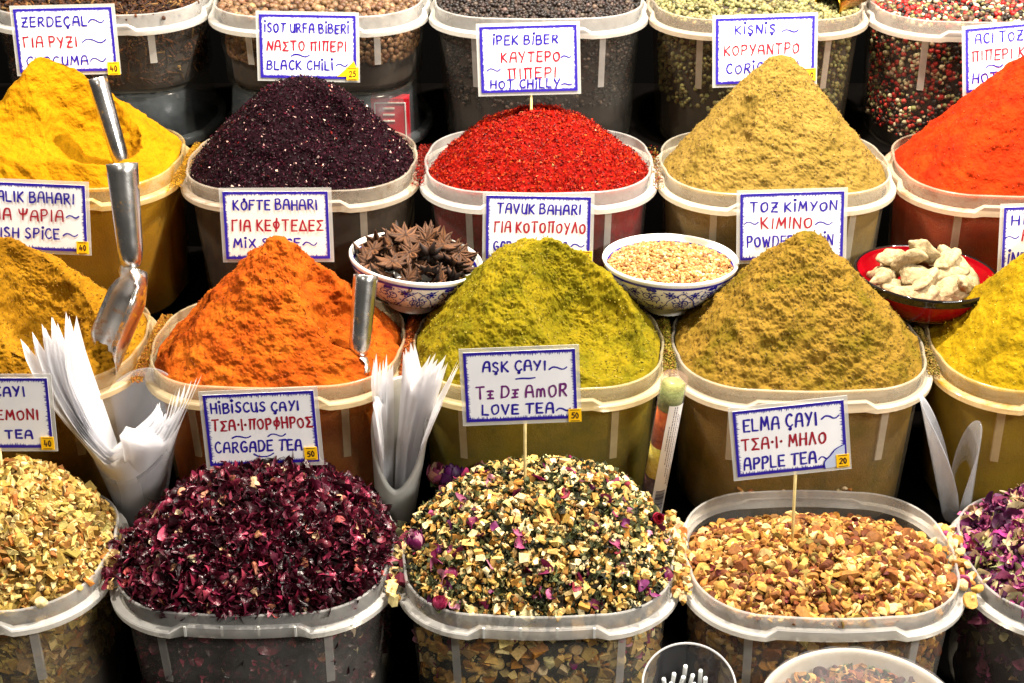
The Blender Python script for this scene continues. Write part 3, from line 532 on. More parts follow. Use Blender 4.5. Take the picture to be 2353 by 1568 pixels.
# ------------------------------------------------------------------ handwriting
A_ = ["c 0 0 .4 5 1.6 9.2 3.2 10 4.8 9.2 5.4 5 5.8 0", "l .6 4.2 5.6 4.2"]
G = {
 'A': (5.8, A_), 'B': (5.2, ["l 0 0 0 10", "c 0 10 3.4 10.2 4.4 8 3 5.8 0 5.4", "c 0 5.4 4 5.2 5.2 2.6 3.4 .2 0 0"]),
 'C': (5.2, ["c 5 8.8 3.6 10 1.4 8.6 .2 5 1.2 1.2 3.4 0 5.2 1.4"]), 'D': (5.8, ["l .3 0 .3 10", "c .3 10 4 9.6 5.8 5.2 4 .8 .3 0"]),
 'E': (4.6, ["l 0 0 0 10", "l 0 10 4.6 10", "l 0 5.2 3.8 5.2", "l 0 0 4.6 0"]), 'F': (4.6, ["l 0 0 0 10", "l 0 10 4.6 10", "l 0 5.2 3.8 5.2"]),
 'G': (5.8, ["c 5 8.8 3.4 10 1.2 8.4 .2 5 1.2 1.2 3.4 0 5.4 1.2 5.6 4", "l 3.4 4.2 6 4.2"]), 'H': (5.2, ["l 0 0 .2 10", "l 5 0 5.2 10", "l 0 5 5.2 5"]),
 'I': (1, ["l .5 0 .5 9.6"]), 'K': (5, ["l 0 0 .2 10", "l 4.8 10 .3 4.6", "l .9 5.2 5 0"]),
 'L': (4.4, ["l 0 10 0 .2", "l 0 .2 4.4 0"]), 'M': (6.6, ["l 0 0 1 10", "l 1 10 3.3 3", "l 3.3 3 5.6 10", "l 5.6 10 6.6 0"]), 'N': (5.4, ["l 0 0 .3 10", "l .3 10 5 0", "l 5 0 5.4 10"]),
 'O': (5.8, ["c 2.9 8.8 .6 7.4 .2 4.2 1.4 .6 3.2 0 5.2 2.2 5.4 6 4.2 8.6 2.7 8.8"]), 'P': (4.8, ["l .2 0 .2 10", "c .2 9.8 3.6 10 4.8 7.6 3.4 5 .2 4.6"]),
 'R': (5.2, ["l .2 0 .2 10", "c .2 9.8 3.6 10 4.6 7.8 3.2 5.4 .2 5", "l 1.8 5 5.2 0"]), 'S': (4.8, ["c 4.4 9 2.8 10 .8 8.4 1.4 6 3.8 4.2 4.4 1.8 2.6 0 .2 1.2"]),
 'T': (5.8, ["l 0 9.8 5.8 10", "l 2.9 9.8 2.7 0"]), 'U': (5, ["c 0 9.6 .1 4 1 .8 2.8 .2 4.2 2 4.8 9.8", "l 4.8 6 5 0"]), 'V': (5.4, ["l 0 9.8 2.6 0", "l 2.6 0 5.4 9.8"]),
 'W': (7, ["l 0 9.6 1.6 0", "l 1.6 0 3.5 7.4", "l 3.5 7.4 5.3 0", "l 5.3 0 7 9.8"]), 'X': (5, ["l 0 0 5 9.6", "l .2 9.6 5 0"]), 'Y': (5.4, ["l 0 9.8 2.6 4.6", "l 5.2 10 1.6 0"]),
 'Z': (5.2, ["l .2 9.8 5.2 9.8", "l 5 9.8 .2 .2", "l .2 .2 5.2 0", "l 1 5 4.4 5.2"]),
 'Γ': (4.6, ["l .3 0 .3 9.8", "l 0 9.8 4.6 10"]), 'Σ': (5.4, ["l 5.2 9.8 .2 9.6", "l .2 9.6 3.4 5.2", "l 3.4 5.2 0 .2", "l 0 .2 5.4 0"]), 'Π': (6, ["l 0 9.6 6 10", "l 1 0 1 9.8", "l 5 0 5 9.8"]),
 'Φ': (5.6, ["c 2.8 8 .6 7 .4 4.2 2 2 3.8 2.2 5.2 4.6 4.6 7.4 2.8 8", "l 3.4 11 2.2 -1"]), 'Δ': (6, ["l 0 .1 3 10", "l 3 10 6 0", "l 0 .1 6 0"]),
 'Ψ': (6.4, ["c 0 9.8 .8 6 3.2 5.4 5.6 6.2 6.4 10", "l 3.2 10.4 3 0"]), 'Λ': (5.2, ["l 0 0 2.8 10", "l 2.8 10 5.2 0"]), 'Υ': (5.4, ["l 0 9.8 2.6 4.6", "l 5.2 10 1.8 -1"]), 'Ξ': (5, ["l .2 9.6 5 9.8", "l .9 4.9 4.2 5", "l 0 0 5 .1", "l 4.6 9.6 .6 .2"]),
 '0': (4.8, ["c 2.4 9.8 .4 7.6 .2 4 2 0 4 1.6 4.6 6 2.2 9.8"]), '1': (1, ["l .5 0 .5 10"]), '2': (5, ["c .2 8 2 10 4.4 8.4 3.4 4.8 0 .2", "l 0 .2 5 0"]), '4': (5.2, ["l 1.6 10 .2 3", "l .2 3 5 3.2", "l 3.8 6 3.6 0"]), '5': (4.8, ["l .8 9.8 4.6 10", "l .8 9.8 .5 5.8", "c .5 5.8 3 6.4 4.6 3.6 3 .4 .1 .6"]),
 '.': (1, ["c .2 5.2 .6 5.7 .9 5.2 .6 4.7 .2 5.2"]), 'e': (4.2, ["l 1.9 0 2.2 6", "l 0 6.2 4.2 6.2", "l .8 3.2 3.6 3.2", "l 0 0 4.2 .2"]), 'm': (6.4, ["c 0 0 .4 6 1.6 6.4 3 5 3 .4", "c 3 5 4.4 6.8 5.6 5.4 6.2 0"]),
 '~': (10, ["c 0 3.4 2 6.4 4.4 5.8 6.6 3.4 8.4 3.2 10 5.8"]), '_': (10, ["c 0 4 3 5.4 7 4.6 10 6.5"]), 'u': (10, ["c 0 8 2 4 5 2.4 8 4 10 8"]),
}
DOT = "c .5 11.6 1.2 12.2 .5 12.9 -.2 12.2 .5 11.6"
G['İ'] = (1, ["l .5 0 .5 8.6", DOT])
def over(g, strokes): return (G[g][0], G[g][1] + strokes)
G['Ö'] = over('O', ["c 2.9 10.2 3.7 10.8 2.9 11.6 2.1 10.8 2.9 10.2"]); G['Ç'] = over('C', ["c 3.4 0 3.8 -1.6 3.2 -2.6 2.4 -1.9 3.4 -1.4"]); G['Ş'] = over('S', ["c 2.6 0 3 -1.6 2.3 -2.6 1.5 -1.8 2.6 -1.4"])
for g, l_ in zip('ΑΒΕΖΗΙΚΜΝΟΡΤΧ', 'ABEZHIKMNOPTX'): G[g] = G[l_]
def catmull(P, k=6):
    P = np.asarray(P, float); Q = np.vstack([2 * P[0] - P[1], P, 2 * P[-1] - P[-2]]); out = []
    for i in range(1, len(Q) - 2):
        t = np.linspace(0, 1, k, endpoint=False)[:, None]; a, b, c, d = Q[i-1:i+3]
        out.append(0.5 * (2*b + (c-a)*t + (2*a-5*b+4*c-d)*t*t + (3*b-a-3*c+d)*t**3))
    return np.vstack(out + [P[-1:]])
def ribbon(P, wd, y):
    """flat pen stroke in the XZ plane with round ends; y is its depth"""
    P = np.asarray(P, float); keep = [0] + [i for i in range(1, len(P)) if np.linalg.norm(P[i] - P[i-1]) > 1e-6]; P = P[keep]
    T_ = np.gradient(P, axis=0); T_ /= np.linalg.norm(T_, axis=1)[:, None] + 1e-12; Nn = np.column_stack([-T_[:, 1], T_[:, 0]]); ww = wd / 2 * (1 + 0.05 * rng.normal(size=len(P)) + 0.16 * np.sin(np.linspace(0, 3.1, len(P)) + rng.random() * 6))[:, None]
    V = list(P + Nn * ww) + list(P - Nn * ww); n = len(P); Fq = [[i, i + n, i + 1 + n] for i in range(n - 1)] + [[i, i + 1 + n, i + 1] for i in range(n - 1)]
    for e, sg in ((0, 1), (n - 1, -1)):
        a0 = math.atan2(Nn[e, 1], Nn[e, 0]); c = len(V); V.append(P[e]); prev = e
        for k in range(1, 5):
            a = a0 + sg * math.pi * k / 5; V.append(P[e] + ww[e] * np.array([math.cos(a), math.sin(a)])); Fq.append([c, prev, len(V) - 1]); prev = len(V) - 1
        Fq.append([c, prev, e + n])
    V = np.array(V); return np.column_stack([V[:, 0], np.full(len(V), y), V[:, 1]]), np.array(Fq)
def letters(text, x0, x1, z0, hgt, pen, y):
    """text fitted between x0 and x1, baseline z0, cap height hgt"""
    gap, xs, cur = 2.7, [], 0.0; fat = pen if len(text) > 1 else 0; x0 += fat / 2; x1 -= fat / 2; z0 += fat / 2; hgt -= fat * 1.15
    for ch in text:
        if ch == ' ': cur += 3.6; xs.append(None); continue
        xs.append(cur); cur += G[ch][0] + gap
    cur -= gap; sx = (x1 - x0) / max(cur, 1); sz = hgt / 10; parts, k = [], 0
    for ch, xo in zip(text, xs):
        if xo is None: continue
        dz = random.gauss(0, 0.25); sl = random.gauss(0.02, 0.03); gs = 1 + random.gauss(0, 0.04)
        for st in G[ch][1]:
            v = st.split(); P = np.array([float(q) for q in v[1:]]).reshape(-1, 2)
            P = catmull(P) if v[0] == 'c' else np.linspace(P[0], P[1], 5) + np.array([0, 0.12]) * np.sin(np.linspace(0, 3.14, 5))[:, None] * random.gauss(0, 1)
            P = np.column_stack([(P[:, 0] + P[:, 1] * sl + xo) * sx + x0, (P[:, 1] * gs + dz) * sz + z0]); parts.append(ribbon(P, pen, y - 0.000012 * k)); k += 1
    return join(parts)
# ------------------------------------------------------------------ the price signs
LEAN = math.radians(12)
def border(wd, ht, y):
    parts = []; B = 0.0026; k = 0
    for side in range(4):
        horiz = side % 2 == 0; Ln = wd if horiz else ht; n = int(Ln / 0.0017); t = np.linspace(0, 1, n * 2 + 1); dep = np.where(np.arange(len(t)) % 2 == 0, B, B + 0.0022 * (1 + 0.35 * rng.normal(size=len(t)))); dep = np.maximum(dep, B * 0.8)
        a = (t - 0.5) * Ln; outer = np.full(len(t), 0.0); s = 1 if side in (0, 1) else -1
        if horiz: O = np.column_stack([a, np.full(len(t), s * ht / 2)]); I = np.column_stack([a, s * (ht / 2 - dep)])
        else: O = np.column_stack([np.full(len(t), s * wd / 2), a]); I = np.column_stack([s * (wd / 2 - dep), a])
        V = np.vstack([O, I]); m = len(t); i = np.arange(m - 1); Fq = np.stack([i, i + 1, i + 1 + m, i + m], 1)
        parts.append((np.column_stack([V[:, 0], np.full(len(V), y - 0.00005 * side), V[:, 1]]), Fq))
    return join(parts)
def make_sign(quad, y, lines, label, sticker=None, stick=0.14, sx=0.0, card='card', torn=None, patch=None):
    q = np.array(quad, float); c = q.mean(0); ex = ((q[1] - q[0]) + (q[2] - q[3])) / 2; wpx = np.linalg.norm(ex); ex /= wpx; ez = np.array([ex[1], -ex[0]]); hpx = abs(((q[0] - q[3]) + (q[1] - q[2])) @ ez / 2)
    roll = math.atan2(ex[1], ex[0]); o3 = at_y(c[0], c[1], y); Z = (o3 - CAM) @ FW; m = Z / F; fz = math.cos(PITCH - LEAN); wd = wpx * m; ht = hpx * m / fz
    R = Matrix.Rotation(-LEAN, 3, 'X') @ Matrix.Rotation(roll, 3, 'Y')
    s = empty('price_sign', o3, label, 'price sign', 'hand lettered price signs', R.to_euler())
    lm = 0.0042
    mk('laminate', *join([box((0, 0.0003, 0), (wd + 2 * lm, 0.0008, ht + 2 * lm))]), M['laminate'], s, False)
    mk('card', *box((0, -0.0004, 0), (wd, 0.0005, ht)), M[card], s, False)
    mk('border', *border(wd, ht, -0.00075), M['blue'], s, False)
    if sticker is None or sticker[0] != '':
        pass
    def uv(px, py):
        d = np.array([px, py]) - c; return d @ ex * m, d @ ez * m / fz
    for text, colr, x0, x1, y0, y1 in lines:
        cx, cy = (x0 + x1) / 2, (y0 + y1) / 2; u, v = uv(cx, cy); hw = (x1 - x0) / 2 * m; hh = (y1 - y0) / 2 * m / fz
        if text in '~_u': V, Fc = letters(text, u - hw, u + hw, v - hh * 1.6, hh * 3.2, 0.0016, -0.00105)
        else: V, Fc = letters(text, u - hw, u + hw, v - hh, hh * 2, 0.0020, -0.00105)
        mk('lettering', V, Fc, M[colr], s, False)
    if patch is not None:   # a torn or stained corner patch glued on the card
        pts = np.array([uv(*p) for p in patch[0]]); n = len(pts); V = np.column_stack([pts[:, 0], np.full(n, -0.0013), pts[:, 1]]); mk('corner_patch', np.vstack([V, V.mean(0)]), np.array([[k, (k + 1) % n, n] for k in range(n)]), patch[1], s, False)
        if patch[2]: mk('torn_edge', *ribbon(catmull(pts[:patch[2]]), 0.0011, -0.0016), M['blue'], s, False)
    if sticker:
        num, px, py, sz = sticker; u, v = uv(px, py); g = sz * m
        st = mk('price_sticker', *box((u, -0.00175, v), (g, 0.0006, g / fz)), M['sticker'], s, False)
        mk('numeral', *letters(num, u - g * 0.30, u + g * 0.30, v - g * 0.27, g * 0.55, 0.0013, -0.00225), M['ink'], st, False)
        mk('printed_rule', *box((u, -0.0021, v + g * 0.44), (g * 0.7, 0.0003, 0.0007)), M['ink'], st, False)
        mk('printed_rule', *box((u, -0.0021, v - g * 0.44), (g * 0.7, 0.0003, 0.0007)), M['ink'], st, False)
    sk = mk('stick', *tube([(0, 0, 0), (0, 0, -stick * 0.5 - ht / 2), (0, 0, -stick - ht / 2)], 0.0016), M['stick'], s)
    sk.location = (sx, 0.0026, 0); sk.rotation_euler = (0, -roll, 0)
    return s
y1b, y2b, y3b, y4b = (ROW[2][0] + 0.185, ROW[3][0] + 0.195, 0.17, 0)
b_, r_ = 'blue', 'red'
make_sign([(35, 25), (258, 20), (268, 158), (41, 163)], ROW[2][0] + 0.175, [('ZERDEÇAL', b_, 52, 205, 39, 63), ('~', b_, 207, 244, 43, 56), ('ΓΙΑ ΡΥΖΙ', r_, 53, 178, 82, 108), ('~', b_, 188, 243, 86, 100), ('CURCUMA', b_, 55, 200, 125, 148), ('~', b_, 204, 240, 127, 140)],
          'hand lettered sign reading ZERDEÇAL behind the turmeric heap', ('40', 257, 153, 28))
make_sign([(597, 36), (818, 40), (818, 178), (597, 174)], ROW[2][0] + 0.175, [('İSOT URFA BİBERİ', b_, 608, 804, 55, 78), ('ΝΑΣΤΟ ΠΙΠΕΡΙ', r_, 612, 797, 93, 117), ('~', b_, 667, 709, 122, 130), ('BLACK CHİLİ', b_, 610, 765, 135, 158), ('~', b_, 771, 797, 142, 150)],
          'hand lettered sign reading ISOT URFA BIBERI over the black chili', ('25', 808, 166, 28), patch=([(772, 172), (790, 158), (801, 148), (812, 138), (816, 150), (816, 172)], M['sticker'], 0))
make_sign([(1103, 66), (1322, 60), (1329, 204), (1104, 210)], ROW[2][0] + 0.140, [('İPEK BİBER', b_, 1131, 1282, 82, 104), ('ΚΑΥΤΕΡΟ', r_, 1150, 1287, 117, 142), ('~', b_, 1289, 1312, 126, 132), ('~', b_, 1119, 1149, 154, 163), ('ΠΙΠΕΡΙ', r_, 1166, 1278, 152, 178), ('HOT CHİLLY', b_, 1125, 1287, 178, 200), ('~', b_, 1290, 1315, 187, 192)],
          'hand lettered sign reading IPEK BIBER HOT CHILLY on a stick in the red chili', None, 0.05, 0.003)
make_sign([(1643, 47), (1868, 40), (1872, 183), (1645, 190)], ROW[2][0] + 0.175, [('KİŞNİŞ', b_, 1685, 1779, 58, 80), ('~', b_, 1793, 1831, 66, 76), ('ΚΟΡΥΑΝΤΡΟ', r_, 1662, 1836, 100, 125), ('CORİANDER', b_, 1668, 1836, 141, 165)],
          'hand lettered sign reading KISNIS behind the coriander cone', ('40', 1862, 168, 28))
make_sign([(2215, 72), (2442, 49), (2450, 190), (2222, 208)], ROW[2][0] + 0.175, [('ACI TOZ BİBER', b_, 2234, 2436, 70, 95), ('ΠΙΠΕΡΙ ΚΑΥΤΟ', r_, 2230, 2436, 108, 133), ('~', b_, 2266, 2305, 145, 155), ('HOT PEPPER', b_, 2235, 2420, 157, 182)],
          'hand lettered sign reading ACI TOZ behind the orange red pepper at the right edge')
make_sign([(-40, 418), (200, 428), (196, 577), (-44, 567)], ROW[3][0] + 0.185, [('BALIK BAHARI', b_, -22, 175, 440, 466), ('ΓΙΑ ΨΑΡΙΑ', r_, -25, 147, 478, 506), ('~', b_, 152, 180, 493, 502), ('FISH SPİCE', b_, -22, 135, 520, 546), ('~', b_, 142, 175, 534, 543)],
          'hand lettered sign ending in BAHARI behind the fish spice at the left edge', ('40', 185, 567, 28))
make_sign([(517, 442), (755, 441), (757, 592), (514, 593)], ROW[3][0] + 0.185, [('KÖFTE BAHARI', b_, 537, 732, 458, 483), ('ΓΙΑ ΚΕΦΤΕΔΕΣ', r_, 531, 744, 502, 530), ('MİX SPİCE', b_, 533, 690, 545, 568), ('~', b_, 694, 726, 552, 564), ('~', b_, 565, 600, 575, 583)],
          'hand lettered sign reading KÖFTE BAHARI with stained lower edge behind the orange cone', None, card='cardtea')
make_sign([(1120, 450), (1357, 455), (1354, 596), (1113, 592)], ROW[3][0] + 0.185, [('TAVUK BAHARI', b_, 1141, 1335, 468, 493), ('ΓΙΑ ΚΟΤΟΠΟΥΛΟ', r_, 1134, 1346, 508, 535), ('GARAM MASALA', b_, 1132, 1305, 552, 576), ('~', b_, 1312, 1342, 558, 568)],
          'hand lettered sign reading TAVUK BAHARI behind the greenish yellow heap', ('20', 1348, 588, 26))
make_sign([(1697, 448), (1933, 440), (1941, 590), (1703, 596)], ROW[3][0] + 0.185, [('TOZ KİMYON', b_, 1720, 1921, 462, 487), ('~', b_, 1709, 1740, 507, 516), ('ΚΙΜΙΝΟ', r_, 1747, 1866, 497, 525), ('~', b_, 1872, 1910, 507, 517), ('POWDER CUMİN', b_, 1716, 1916, 538, 565)],
          'hand lettered sign reading TOZ KIMYON behind the cumin cone')
make_sign([(2297, 478), (2537, 470), (2545, 618), (2308, 627)], ROW[3][0] + 0.185, [('HİNT KÖRİ', b_, 2318, 2510, 490, 515), ('~', b_, 2308, 2338, 540, 548), ('ΚΑΡΥ', r_, 2345, 2450, 525, 552), ('İNDIAN CURRY', b_, 2316, 2520, 575, 604)],
          'hand lettered sign starting HINT beside the red bowl at the right edge')
make_sign([(-143, 866), (112, 868), (120, 1028), (-135, 1030)], 0.165, [('LİMON ÇAYI', b_, -120, 64, 884, 910), ('ΤΣΑΙ ΛΕΜΟΝΙ', r_, -118, 90, 937, 964), ('LEMON TEA', b_, -118, 72, 985, 1008)],
          'hand lettered sign ending in TEA above the lemon peel chips at the left edge', ('40', 104, 1018, 30))
make_sign([(470, 907), (722, 895), (733, 1060), (478, 1072)], 0.165, [('HİBİSCUS ÇAYI', b_, 486, 690, 920, 946), ('ΤΣΑ.Ι.ΠΟΡΦΗΡΟΣ', r_, 486, 720, 958, 986), ('~', b_, 533, 575, 999, 1006), ('~', b_, 615, 655, 994, 1003), ('CARGADE TEA', b_, 490, 693, 1010, 1038), ('u', b_, 580, 625, 1042, 1050)],
          'hand lettered sign reading HIBISCUS CAYI above the crimson hibiscus', ('50', 712, 1041, 30))
make_sign([(1065, 810), (1320, 800), (1327, 960), (1070, 971)], 0.145, [('AŞK ÇAYI', b_, 1107, 1255, 826, 853), ('~', b_, 1262, 1302, 838, 848), ('_', b_, 1185, 1228, 866, 870), ('Te De AmOR', 'purple', 1092, 1303, 882, 914), ('LOVE TEA', b_, 1105, 1273, 925, 952), ('~', b_, 1278, 1310, 934, 944)],
          'hand lettered sign reading ASK CAYI LOVE TEA on a tall stick in the love tea', ('50', 1321, 953, 30), 0.10, 0.0045)
make_sign([(1683, 945), (1937, 915), (1945, 1070), (1694, 1098)], 0.120, [('ELMA ÇAYI', b_, 1704, 1875, 951, 984), ('~', b_, 1883, 1922, 950, 962), ('ΤΣΑ.Ι. ΜΗΛΟ', r_, 1702, 1898, 996, 1027), ('APPLE TEA', b_, 1708, 1878, 1042, 1073), ('~', b_, 1882, 1908, 1045, 1056)],
          'tilted hand lettered sign reading ELMA CAYI APPLE TEA with a torn corner', ('20', 1938, 1057, 30), 0.085, 0.008,
          patch=([(1898, 1076), (1896, 1060), (1908, 1046), (1920, 1030), (1940, 1018), (1944, 1068)], plain('worn_blue_paper', lin('#b9c4dc'), 0.6), 5))
# ------------------------------------------------------------------ bowls
def bowl_profile(R, h, foot):
    return [(foot, 0.0), (foot, 0.009), (foot + 0.004, 0.012), (R * 0.60, h * 0.27), (R * 0.80, h * 0.50), (R * 0.93, h * 0.76), (R * 0.99, h - 0.004), (R, h - 0.001), (R - 0.0012, h + 0.0008), (R - 0.0034, h - 0.0002), (R - 0.0052, h - 0.006), (R * 0.87, h * 0.74), (R * 0.74, h * 0.5), (R * 0.5, h * 0.28), (0.004, h * 0.20), (0.0005, h * 0.2)]
def smooth_prof(pr, k=4): return [tuple(p) for p in catmull(pr, k)]
def surf(pr, u, v):
    """outer wall of the bowl: u radians round, v 0..1 from foot to rim"""
    o = np.array(pr[2:7]); z = np.interp(v, np.linspace(0, 1, 5), o[:, 1]); r = np.interp(z, o[:, 1], o[:, 0]) + 0.0005
    return r, z
def painted(pr, R):
    """cobalt scrolls, flowers and leaves, as strokes on the outer wall"""
    fine = smooth_prof(pr[2:7], 8); o = np.array(fine); parts = []; k = 0
    def put(V2, Fc, k):
        v = np.clip(V2[:, 1], 0, 1); z = o[0, 1] + v * (o[-1, 1] - o[0, 1]); r = np.interp(z, o[:, 1], o[:, 0]) + 0.0005 + 0.000006 * k; u = V2[:, 0] / (R * 0.85)
        parts.append((np.column_stack([r * np.cos(u), r * np.sin(u), z]), Fc))
    Ht = (o[-1, 1] - o[0, 1]); per = 2 * math.pi * R * 0.85
    def strokeM(P, wd):
        nonlocal k; V, Fc = ribbon(P, wd, 0); put(np.column_stack([V[:, 0], V[:, 2] / Ht]), Fc, k % 60); k += 1
    def blob(c, r, e=1.0, a=0.0):
        nonlocal k; t = np.arange(9) / 9 * 6.283; q = np.column_stack([r * np.cos(t), r * e * np.sin(t)]); q = q @ np.array([[math.cos(a), math.sin(a)], [-math.sin(a), math.cos(a)]]) + c
        V = np.vstack([q, c]); put(np.column_stack([V[:, 0], V[:, 1] / Ht]), np.array([[i, (i + 1) % 9, 9] for i in range(9)]), k % 60); k += 1
    n = 13
    for m_ in range(n):
        x0 = (m_ + 0.5) * per / n; mir = 1 if m_ % 2 else -1
        def L(x, y): return np.array([x0 + mir * x + random.gauss(0, 0.0006), y * Ht + random.gauss(0, 0.0006)])
        for (cx, cy, rr, tn) in ((-0.012, 0.62, 0.0075, 1.5), (0.013, 0.40, 0.0070, -1.6), (-0.010, 0.22, 0.0050, 1.4)):
            t = np.linspace(0, 1, 22); a = t * tn * 6.28 + random.random() * 6; rad = rr * (1 - 0.75 * t); strokeM(L(cx, cy) + np.column_stack([rad * np.cos(a), rad * np.sin(a)]), 0.0011)
            for q in range(5):
                aa = q * 1.26 + random.random(); blob(L(cx, cy) + 1.25 * rr * np.array([math.cos(aa), math.sin(aa)]), 0.0016, 0.5, aa)
        strokeM(catmull([L(-0.018, 0.08), L(-0.004, 0.35), L(0.002, 0.55), L(0.016, 0.80)]), 0.0011); strokeM(catmull([L(0.002, 0.1), L(0.010, 0.2), L(0.014, 0.62), L(-0.004, 0.86)]), 0.0008)
        c = L(0.003, 0.72); blob(c, 0.0026)
        for q in range(7):
            aa = q * 0.9; blob(c + 0.0042 * np.array([math.cos(aa), math.sin(aa)]), 0.0015, 0.7, aa)
        c = L(-0.014, 0.86); blob(c, 0.0032, 0.8)
        for q in range(20): blob(L(random.uniform(-0.022, 0.022), random.uniform(0.08, 0.92)), random.uniform(0.0007, 0.0016), 0.5, random.random() * 3)
    return join(parts)
def make_bowl(px, py, y, R, h, label, tilt=(0, 0), kind='china'):
    c = at_y(px, py, y); c = c - np.array(Euler((tilt[0], tilt[1], 0)).to_matrix() @ Vector((0, 0, h)))
    t = empty('china_bowl' if kind == 'china' else 'red_bowl', c, label, 'bowl', 'small bowls between the cones', (tilt[0], tilt[1], 0))
    pr = bowl_profile(R, h, 0.028); sp = smooth_prof(pr)
    if kind == 'china':
        mk('body', *lathe(sp), M['china'], t)
        mk('painted_scrollwork', *painted(pr, R), M['cobalt'], t, False)
        o = np.array(smooth_prof(pr[2:7], 8)); zz = np.linspace(h - 0.0085, h - 0.0050, 4); rr = np.interp(zz, o[:, 1], o[:, 0]) + 0.0006
        mk('blue_band', *lathe(list(zip(rr, zz))), M['cobalt'], t)
        ii = np.array([(R - 0.0052, h - 0.006), (R * 0.87, h * 0.74)]); zz = np.linspace(h - 0.0095, h - 0.0065, 4); rr = np.interp(zz, ii[::-1, 1], ii[::-1, 0]) - 0.0006
        mk('blue_band', *lathe(list(zip(rr, zz))), M['cobalt'], t)
    else:
        o = sp; zsplit = h * 0.30
        ni = int(np.argmax([p[1] for p in sp])); outer = np.array(sp[:ni]); 
        low = [tuple(p) for p in outer if p[1] <= zsplit]; mid = [tuple(p) for p in outer if zsplit - 0.006 < p[1] < h - 0.007]; low.append(mid[2] if len(mid) > 2 else mid[0])
        mk('foot', *lathe([(0.0285, 0.0), (0.0285, 0.0095)]), M['footclay'], t)
        mk('lower_wall', *lathe([p for p in low if p[1] > 0.0085]), M['blackglaze'], t)
        mk('red_wall', *lathe([(p[0] + 0.0004, p[1]) for p in mid]), M['redglaze'], t)
        mk('black_rim', *lathe([(R * 0.975, h - 0.010)] + [(p[0] + 0.0006, p[1]) for p in sp if p[1] > h - 0.0095]), M['blackglaze'], t)
        mk('inside', *lathe([tuple(p) for p in sp[ni + 3:]]), M['redglaze'], t)
        zz = np.array([h * 0.325, h * 0.345]); rr = np.interp(zz, outer[:, 1], outer[:, 0]) + 0.0009; mk('cream_line', *lathe(list(zip(rr, zz))), M['footclay'], t)
    return t, c
yb = ROW[3][0] + 0.200
bw1, c1 = make_bowl(956, 590, yb, 0.0800, 0.062, 'blue and white china bowl heaped with star anise, tilted', (-0.05, 0.13))
bw2, c2 = make_bowl(1540, 593, yb, 0.0815, 0.063, 'blue and white china bowl filled with coriander seeds', (-0.05, 0.02))
bw3, c3 = make_bowl(2128, 625, yb, 0.0850, 0.060, 'red and black glazed bowl holding dried ginger roots', (-0.03, 0.03), 'red')
# star anise: one mesh of eight canoe shaped pods on a hub, in four shapes
def anise_mesh(seed):
    rg = np.random.default_rng(seed); parts, cc = [], []; dk_, md_, lt_ = (np.array(lin(q)[:3]) for q in ('#180c06', '#301a0e', '#5e3c22'))
    for k in range(8):
        a = k / 8 * 6.283 + rg.normal() * 0.07; Ln = rg.uniform(0.75, 1.0); wv = rg.uniform(0.17, 0.24); op = rg.uniform(0.25, 0.9); up = rg.uniform(-0.05, 0.16); rings, cr = [], []; tone = rg.uniform(0.7, 1.3)
        for t in np.linspace(0, 1, 9):
            r = 0.05 + Ln * 0.95 * t; wd = wv * (math.sin(math.pi * min(1, t * 0.92 + 0.07)) ** 0.9) * (1 - 0.55 * t * t) + 0.012; dp = wd * 1.5; zc = up * t * t + 0.13 * max(0, t - 0.7)
            prof = [(-0.30 * wd * op, 0.04), (-wd * 0.75, 0.035), (-wd, -dp * 0.35), (-wd * 0.55, -dp * 0.85), (0, -dp), (wd * 0.55, -dp * 0.85), (wd, -dp * 0.35), (wd * 0.75, 0.035), (0.30 * wd * op, 0.04), (0, 0.04 - dp * 0.6 * op)]
            rings.append([(r, py_ + rg.normal() * 0.008, pz + zc + rg.normal() * 0.008) for py_, pz in prof])
            cr.append([lt_ * 0.8 * tone, lt_ * tone, md_ * tone, dk_ * tone, dk_ * tone, dk_ * tone, md_ * tone, lt_ * tone, lt_ * 0.8 * tone, dk_])
        V, Fc = loft(rings, True, True); cr = np.concatenate([np.array(cr).reshape(-1, 3), [md_, md_]]); ca, sa = math.cos(a), math.sin(a); parts.append((np.column_stack([V[:, 0] * ca - V[:, 1] * sa, V[:, 0] * sa + V[:, 1] * ca, V[:, 2]]), Fc)); cc.append(cr)
    V, Fc = ico(1); parts.append((V * np.array([0.11, 0.11, 0.08]), Fc)); cc.append(np.tile(md_, (len(V), 1))); return join(parts) + (np.concatenate(cc),)
man = pieces('star_anise_brown', 0.65, 0.3, 0, 130, 0.4, 0.001)
protos = []
for k in range(4):
    V, Fc, C = anise_mesh(40 + k); o = mk('star_anise', V * 0.0215, Fc, man, None, True, C); protos.append(o)
spots = []
for (n, rad, z) in ((9, 0.045, -0.012), (12, 0.061, 0.005), (8, 0.040, 0.006), (3, 0.014, 0.006), (9, 0.050, 0.018), (6, 0.030, 0.026), (3, 0.012, 0.036)):
    for k in range(n):
        a = k / n * 6.283 + z * 90 + random.gauss(0, 0.12); spots.append((rad * math.cos(a) + random.gauss(0, 0.002), rad * math.sin(a) + random.gauss(0, 0.002), 0.062 + z - 0.010))
tl = Matrix.Translation(Vector([float(x) for x in c1])) @ Euler((-0.05, 0.13, 0)).to_matrix().to_4x4()
for k, sp_ in enumerate(spots):
    o = protos[k] if k < 4 else protos[k % 4].copy()
    if k >= 4: COL.objects.link(o)
    o.location = tl @ Vector(sp_); o.rotation_euler = (random.gauss(0.42, 0.45), random.gauss(0, 0.4), random.random() * 6.28); s_ = random.uniform(0.9, 1.2); o.scale = (s_, s_, s_)
    tag(o, 'brown dried star anise in the heap in the tilted blue and white bowl', 'star anise', 'star anise pods heaped in the china bowl')
